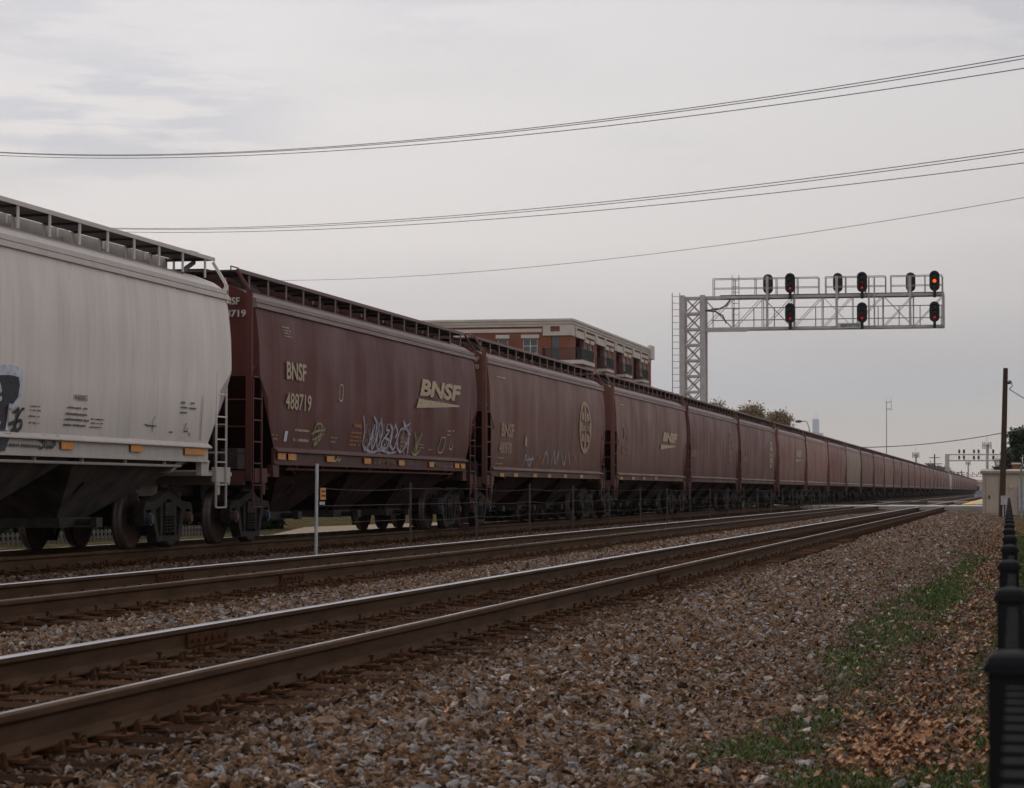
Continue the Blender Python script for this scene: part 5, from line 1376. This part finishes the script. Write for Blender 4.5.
# tall dark tower on the skyline, some 14 km off
TD = 14200.0
tb = at_depth(815.8, 491, TD); u = TD/F
tw = tag(empty('skyscraper', (tb.x, tb.y, 0)), 'hazy blue stepped skyscraper on the far skyline above the train', 'skyscraper')
mb = MB()
def tb_box(x0, x1, ytop, d): z = at_depth(815.8, ytop, TD).z; mb.box((x0-815.8)*u, (x1-815.8)*u, 0, d, -5, z)
tb_box(812.8, 819.2, 419, 40); tb_box(810.4, 823.2, 433, 50); tb_box(811.0, 820.5, 433-.5, 45); mb.build('tower_shaft', M['tower_glass'], tw)
for x in (814.6, 817.4):
    mb = MB(); z0 = at_depth(815.8, 419, TD).z; z1 = at_depth(815.8, 412 if x < 816 else 411, TD).z; mb.tube([((x-815.8)*u, 20, z0), ((x-815.8)*u, 20, z1)], 1.6, 6, .8); mb.build('antenna', M['mast'], tw)

# ------------------------------------------------------------------ overhead wires (sagging spans crossing the scene)
def wire(name, label, group, A, B, mid, r):
    """A, B: (px, py, depth) of two points of the span; mid: a picture point it sags through"""
    a = at_depth(*A); b = at_depth(*B)
    lo, hi = 0, 1
    def proj(p):
        d = p - EYE; z = d.dot(FW); return PX + F*d.dot(RT)/z, PY - F*d.dot(UP)/z
    best = None
    for s in [i*.02 for i in range(-100, 900)]:
        pass
    # parameter where the span passes mid's column
    t = .5; lo, hi = 0.0, 1.0
    for _ in range(50):
        t = (lo+hi)/2
        if proj(a.lerp(b, t))[0] < mid[0]: lo = t
        else: hi = t
    p = a.lerp(b, t); d = (p-EYE).dot(FW); y0 = proj(p)[1]; sag = (mid[1]-y0)*d/F/(4*t*(1-t))
    pts = [a.lerp(b, i/60) - Vector((0, 0, 4*sag*(i/60)*(1-i/60))) for i in range(61)]
    mb = MB(); mb.tube(pts, r, 5, caps=False); return tag(mb.build(name, M['wire']), label, 'wire', group)
G = 'overhead power lines'
wire('power_line', 'topmost wire of the upper bundle of overhead lines', G, (-60, 148, 150), (1100, 42, 75), (512, 130.3), .017)
wire('power_line', 'middle wire of the upper bundle of overhead lines', G, (-60, 148.6, 150.5), (1100, 45.5, 75.5), (512, 132), .017)
wire('power_line', 'lowest wire of the upper bundle of overhead lines', G, (-60, 151.5, 150), (1100, 56, 75), (512, 136.3), .017)
wire('power_line', 'topmost wire of the lower bundle of overhead lines', G, (60, 226.5, 170), (1100, 138, 85), (512, 210.8), .017)
wire('power_line', 'middle wire of the lower bundle of overhead lines', G, (60, 227, 170.5), (1100, 141, 85.5), (512, 213), .017)
wire('power_line', 'lowest wire of the lower bundle of overhead lines', G, (60, 230, 170), (1100, 153, 85), (512, 217.8), .017)
wire('power_line', 'single thin wire sagging below the two bundles', G, (200, 279, 150), (1100, 184, 80), (640, 255.5), .011)
wire('power_line', 'low dark wire passing behind the wooden pole near the horizon', G, (780, 442, 220), (1100, 410, 165), (900, 446), .035)
p_ = Vector(up.location) + ut + Vector((.2, 0, -1.2)); q_ = at_depth(1100, 425, 100)
mb = MB(); mb.tube([p_.lerp(q_, i/10) - Vector((0, 0, .25*4*(i/10)*(1-i/10))) for i in range(11)], .03, 5, caps=False); tag(mb.build('power_line', M['wire']), 'short service wire running right from the top of the wooden pole', 'wire', G)

# ------------------------------------------------------------------ light
SUN_EL, SUN_AZ = rad(48), rad(-38)      # azimuth from +Y towards -X (left and ahead)
sd = bpy.data.lights.new('sun', 'SUN'); so = bpy.data.objects.new('sun', sd); COL.objects.link(so)
sd.energy = 1.15; sd.angle = rad(28); sd.color = (1, .95, .90)
dirv = Vector((math.sin(SUN_AZ)*math.cos(SUN_EL), math.cos(SUN_AZ)*math.cos(SUN_EL), math.sin(SUN_EL)))
so.rotation_euler = dirv.to_track_quat('Z', 'Y').to_euler()
wd_ = bpy.data.worlds.new('World'); SC.world = wd_; wd_.use_nodes = True; nt = wd_.node_tree; nt.nodes.clear()
N = nt.nodes.new; L = nt.links.new
out = N('ShaderNodeOutputWorld'); bg = N('ShaderNodeBackground'); L(bg.outputs[0], out.inputs[0]); bg.inputs[1].default_value = .1
sky = N('ShaderNodeTexSky'); sky.sky_type = 'NISHITA'; sky.sun_disc = False; sky.sun_elevation = SUN_EL; sky.sun_rotation = SUN_AZ; sky.dust_density = 3
tc = N('ShaderNodeTexCoord'); sep = N('ShaderNodeSeparateXYZ'); L(tc.outputs['Generated'], sep.inputs[0])
def mrn(v, a, b, c, d):
    x = N('ShaderNodeMapRange'); x.interpolation_type = 'SMOOTHSTEP'; L(v, x.inputs[0])
    for i, q in enumerate((a, b, c, d)): x.inputs[i+1].default_value = q
    return x.outputs[0]
ramp = N('ShaderNodeValToRGB'); L(mrn(sep.outputs[2], -.02, .3, 0, 1), ramp.inputs[0])
# (linear sky tones: warm haze low down, grey band, bright veil above)
els = [(0, (.74,.59,.42)), (.05, (.665,.56,.465)), (.1, (.60,.56,.54)), (.2, (.72,.66,.635)), (.32, (.835,.775,.74)), (.6, (.84,.795,.785)), (1, (.81,.785,.80))]
e = ramp.color_ramp.elements
while len(e) < len(els): e.new(.5)
for i, (p, c_) in enumerate(els): e[i].position = p; e[i].color = (*c_, 1)
# brighter on the left (towards the hidden sun)
lr = N('ShaderNodeVectorMath'); lr.operation = 'DOT_PRODUCT'; L(tc.outputs['Generated'], lr.inputs[0]); lr.inputs[1].default_value = (-.97, .22, 0)
lf_ = mrn(lr.outputs['Value'], .18, .5, .86, .995)
mp = N('ShaderNodeMapping'); L(tc.outputs['Generated'], mp.inputs[0]); mp.inputs['Scale'].default_value = (1.2, 1.2, 5.5); mp.inputs['Location'].default_value = (.3, .1, .45)
nz = N('ShaderNodeTexNoise'); L(mp.outputs[0], nz.inputs['Vector']); nz.inputs['Scale'].default_value = 3.2; nz.inputs['Detail'].default_value = 6; nz.inputs['Roughness'].default_value = .55
cl = mrn(nz.outputs['Fac'], .45, .68, 1.02, .93)
m1 = N('ShaderNodeMath'); m1.operation = 'MULTIPLY'; L(lf_, m1.inputs[0]); L(cl, m1.inputs[1])
tint = None
def streak(px, py, r0, r1, amt, zs, seed):
    d = ray(px, py).normalized(); dp = N('ShaderNodeVectorMath'); dp.operation = 'DOT_PRODUCT'
    # squash the direction vertically round this cloud so that it is a long low bank
    sb = N('ShaderNodeVectorMath'); sb.operation = 'SUBTRACT'; L(tc.outputs['Generated'], sb.inputs[0]); sb.inputs[1].default_value = d
    ml = N('ShaderNodeVectorMath'); ml.operation = 'MULTIPLY'; L(sb.outputs[0], ml.inputs[0]); ml.inputs[1].default_value = (1, 1, 2.6)
    ln = N('ShaderNodeVectorMath'); ln.operation = 'LENGTH'; L(ml.outputs[0], ln.inputs[0])
    mk = mrn(ln.outputs['Value'], rad(r0), rad(r1), 1, 0)
    mp_ = N('ShaderNodeMapping'); L(tc.outputs['Generated'], mp_.inputs[0]); mp_.inputs['Scale'].default_value = (7, 7, zs); mp_.inputs['Location'].default_value = (seed, seed*.7, seed*1.3)
    n_ = N('ShaderNodeTexNoise'); L(mp_.outputs[0], n_.inputs['Vector']); n_.inputs['Scale'].default_value = 2.2; n_.inputs['Detail'].default_value = 7; n_.inputs['Roughness'].default_value = .6
    q = N('ShaderNodeMath'); q.operation = 'MULTIPLY'; L(mk, q.inputs[0]); L(mrn(n_.outputs['Fac'], .40, .56, 0, amt), q.inputs[1]); return q.outputs[0]
tot = streak(105, 112, 1.6, 6, 1, 48, 3.1)
for a_ in (streak(30, 20, 1.0, 4.0, .7, 40, 1.7), streak(975, 14, 1.0, 4.5, .8, 30, 5.3), streak(660, 155, .3, 2.5, .25, 50, 9.1), streak(430, 10, .5, 4, .35, 40, 2.2)):
    ad_ = N('ShaderNodeMath'); ad_.operation = 'MAXIMUM'; L(tot, ad_.inputs[0]); L(a_, ad_.inputs[1]); tot = ad_.outputs[0]
tm = N('ShaderNodeMix'); tm.data_type = 'RGBA'; tm.blend_type = 'MULTIPLY'; L(tot, tm.inputs[0]); L(ramp.outputs[0], tm.inputs[6]); tm.inputs[7].default_value = (.80, .83, .88, 1)
m2 = N('ShaderNodeMath'); m2.operation = 'MULTIPLY'; L(m1.outputs[0], m2.inputs[0]); m2.inputs[1].default_value = 10.0
mx = N('ShaderNodeVectorMath'); mx.operation = 'SCALE'; L(tm.outputs[2], mx.inputs[0]); L(m2.outputs[0], mx.inputs['Scale'])
mi = N('ShaderNodeMix'); mi.data_type = 'RGBA'; mi.inputs[0].default_value = .95; L(sky.outputs[0], mi.inputs[6]); L(mx.outputs[0], mi.inputs[7]); L(mi.outputs[2], bg.inputs[0])

SC.view_settings.view_transform = 'Standard'; SC.view_settings.look = 'None'; SC.view_settings.exposure = 0; SC.view_settings.gamma = 1
SC.cycles.max_bounces = 6; SC.cycles.diffuse_bounces = 3; SC.cycles.glossy_bounces = 3; SC.cycles.sample_clamp_indirect = 6

# ------------------------------------------------------------------ air
hm = bpy.data.materials.new('haze'); hm.use_nodes = True; t = hm.node_tree; t.nodes.clear()
ho_ = t.nodes.new('ShaderNodeOutputMaterial'); pv = t.nodes.new('ShaderNodeVolumePrincipled'); t.links.new(pv.outputs[0], ho_.inputs['Volume'])
pv.inputs['Color'].default_value = (.80, .875, .98, 1); pv.inputs['Density'].default_value = 5.5e-5; pv.inputs['Anisotropy'].default_value = .3
mb = MB(); mb.box(-15500, 6000, -300, 15500, -2.2, 640); hz_ = mb.build('haze', hm); tag(hz_, 'thin even haze in the air over the whole scene', 'haze', kind='stuff')
SC.cycles.volume_bounces = 1
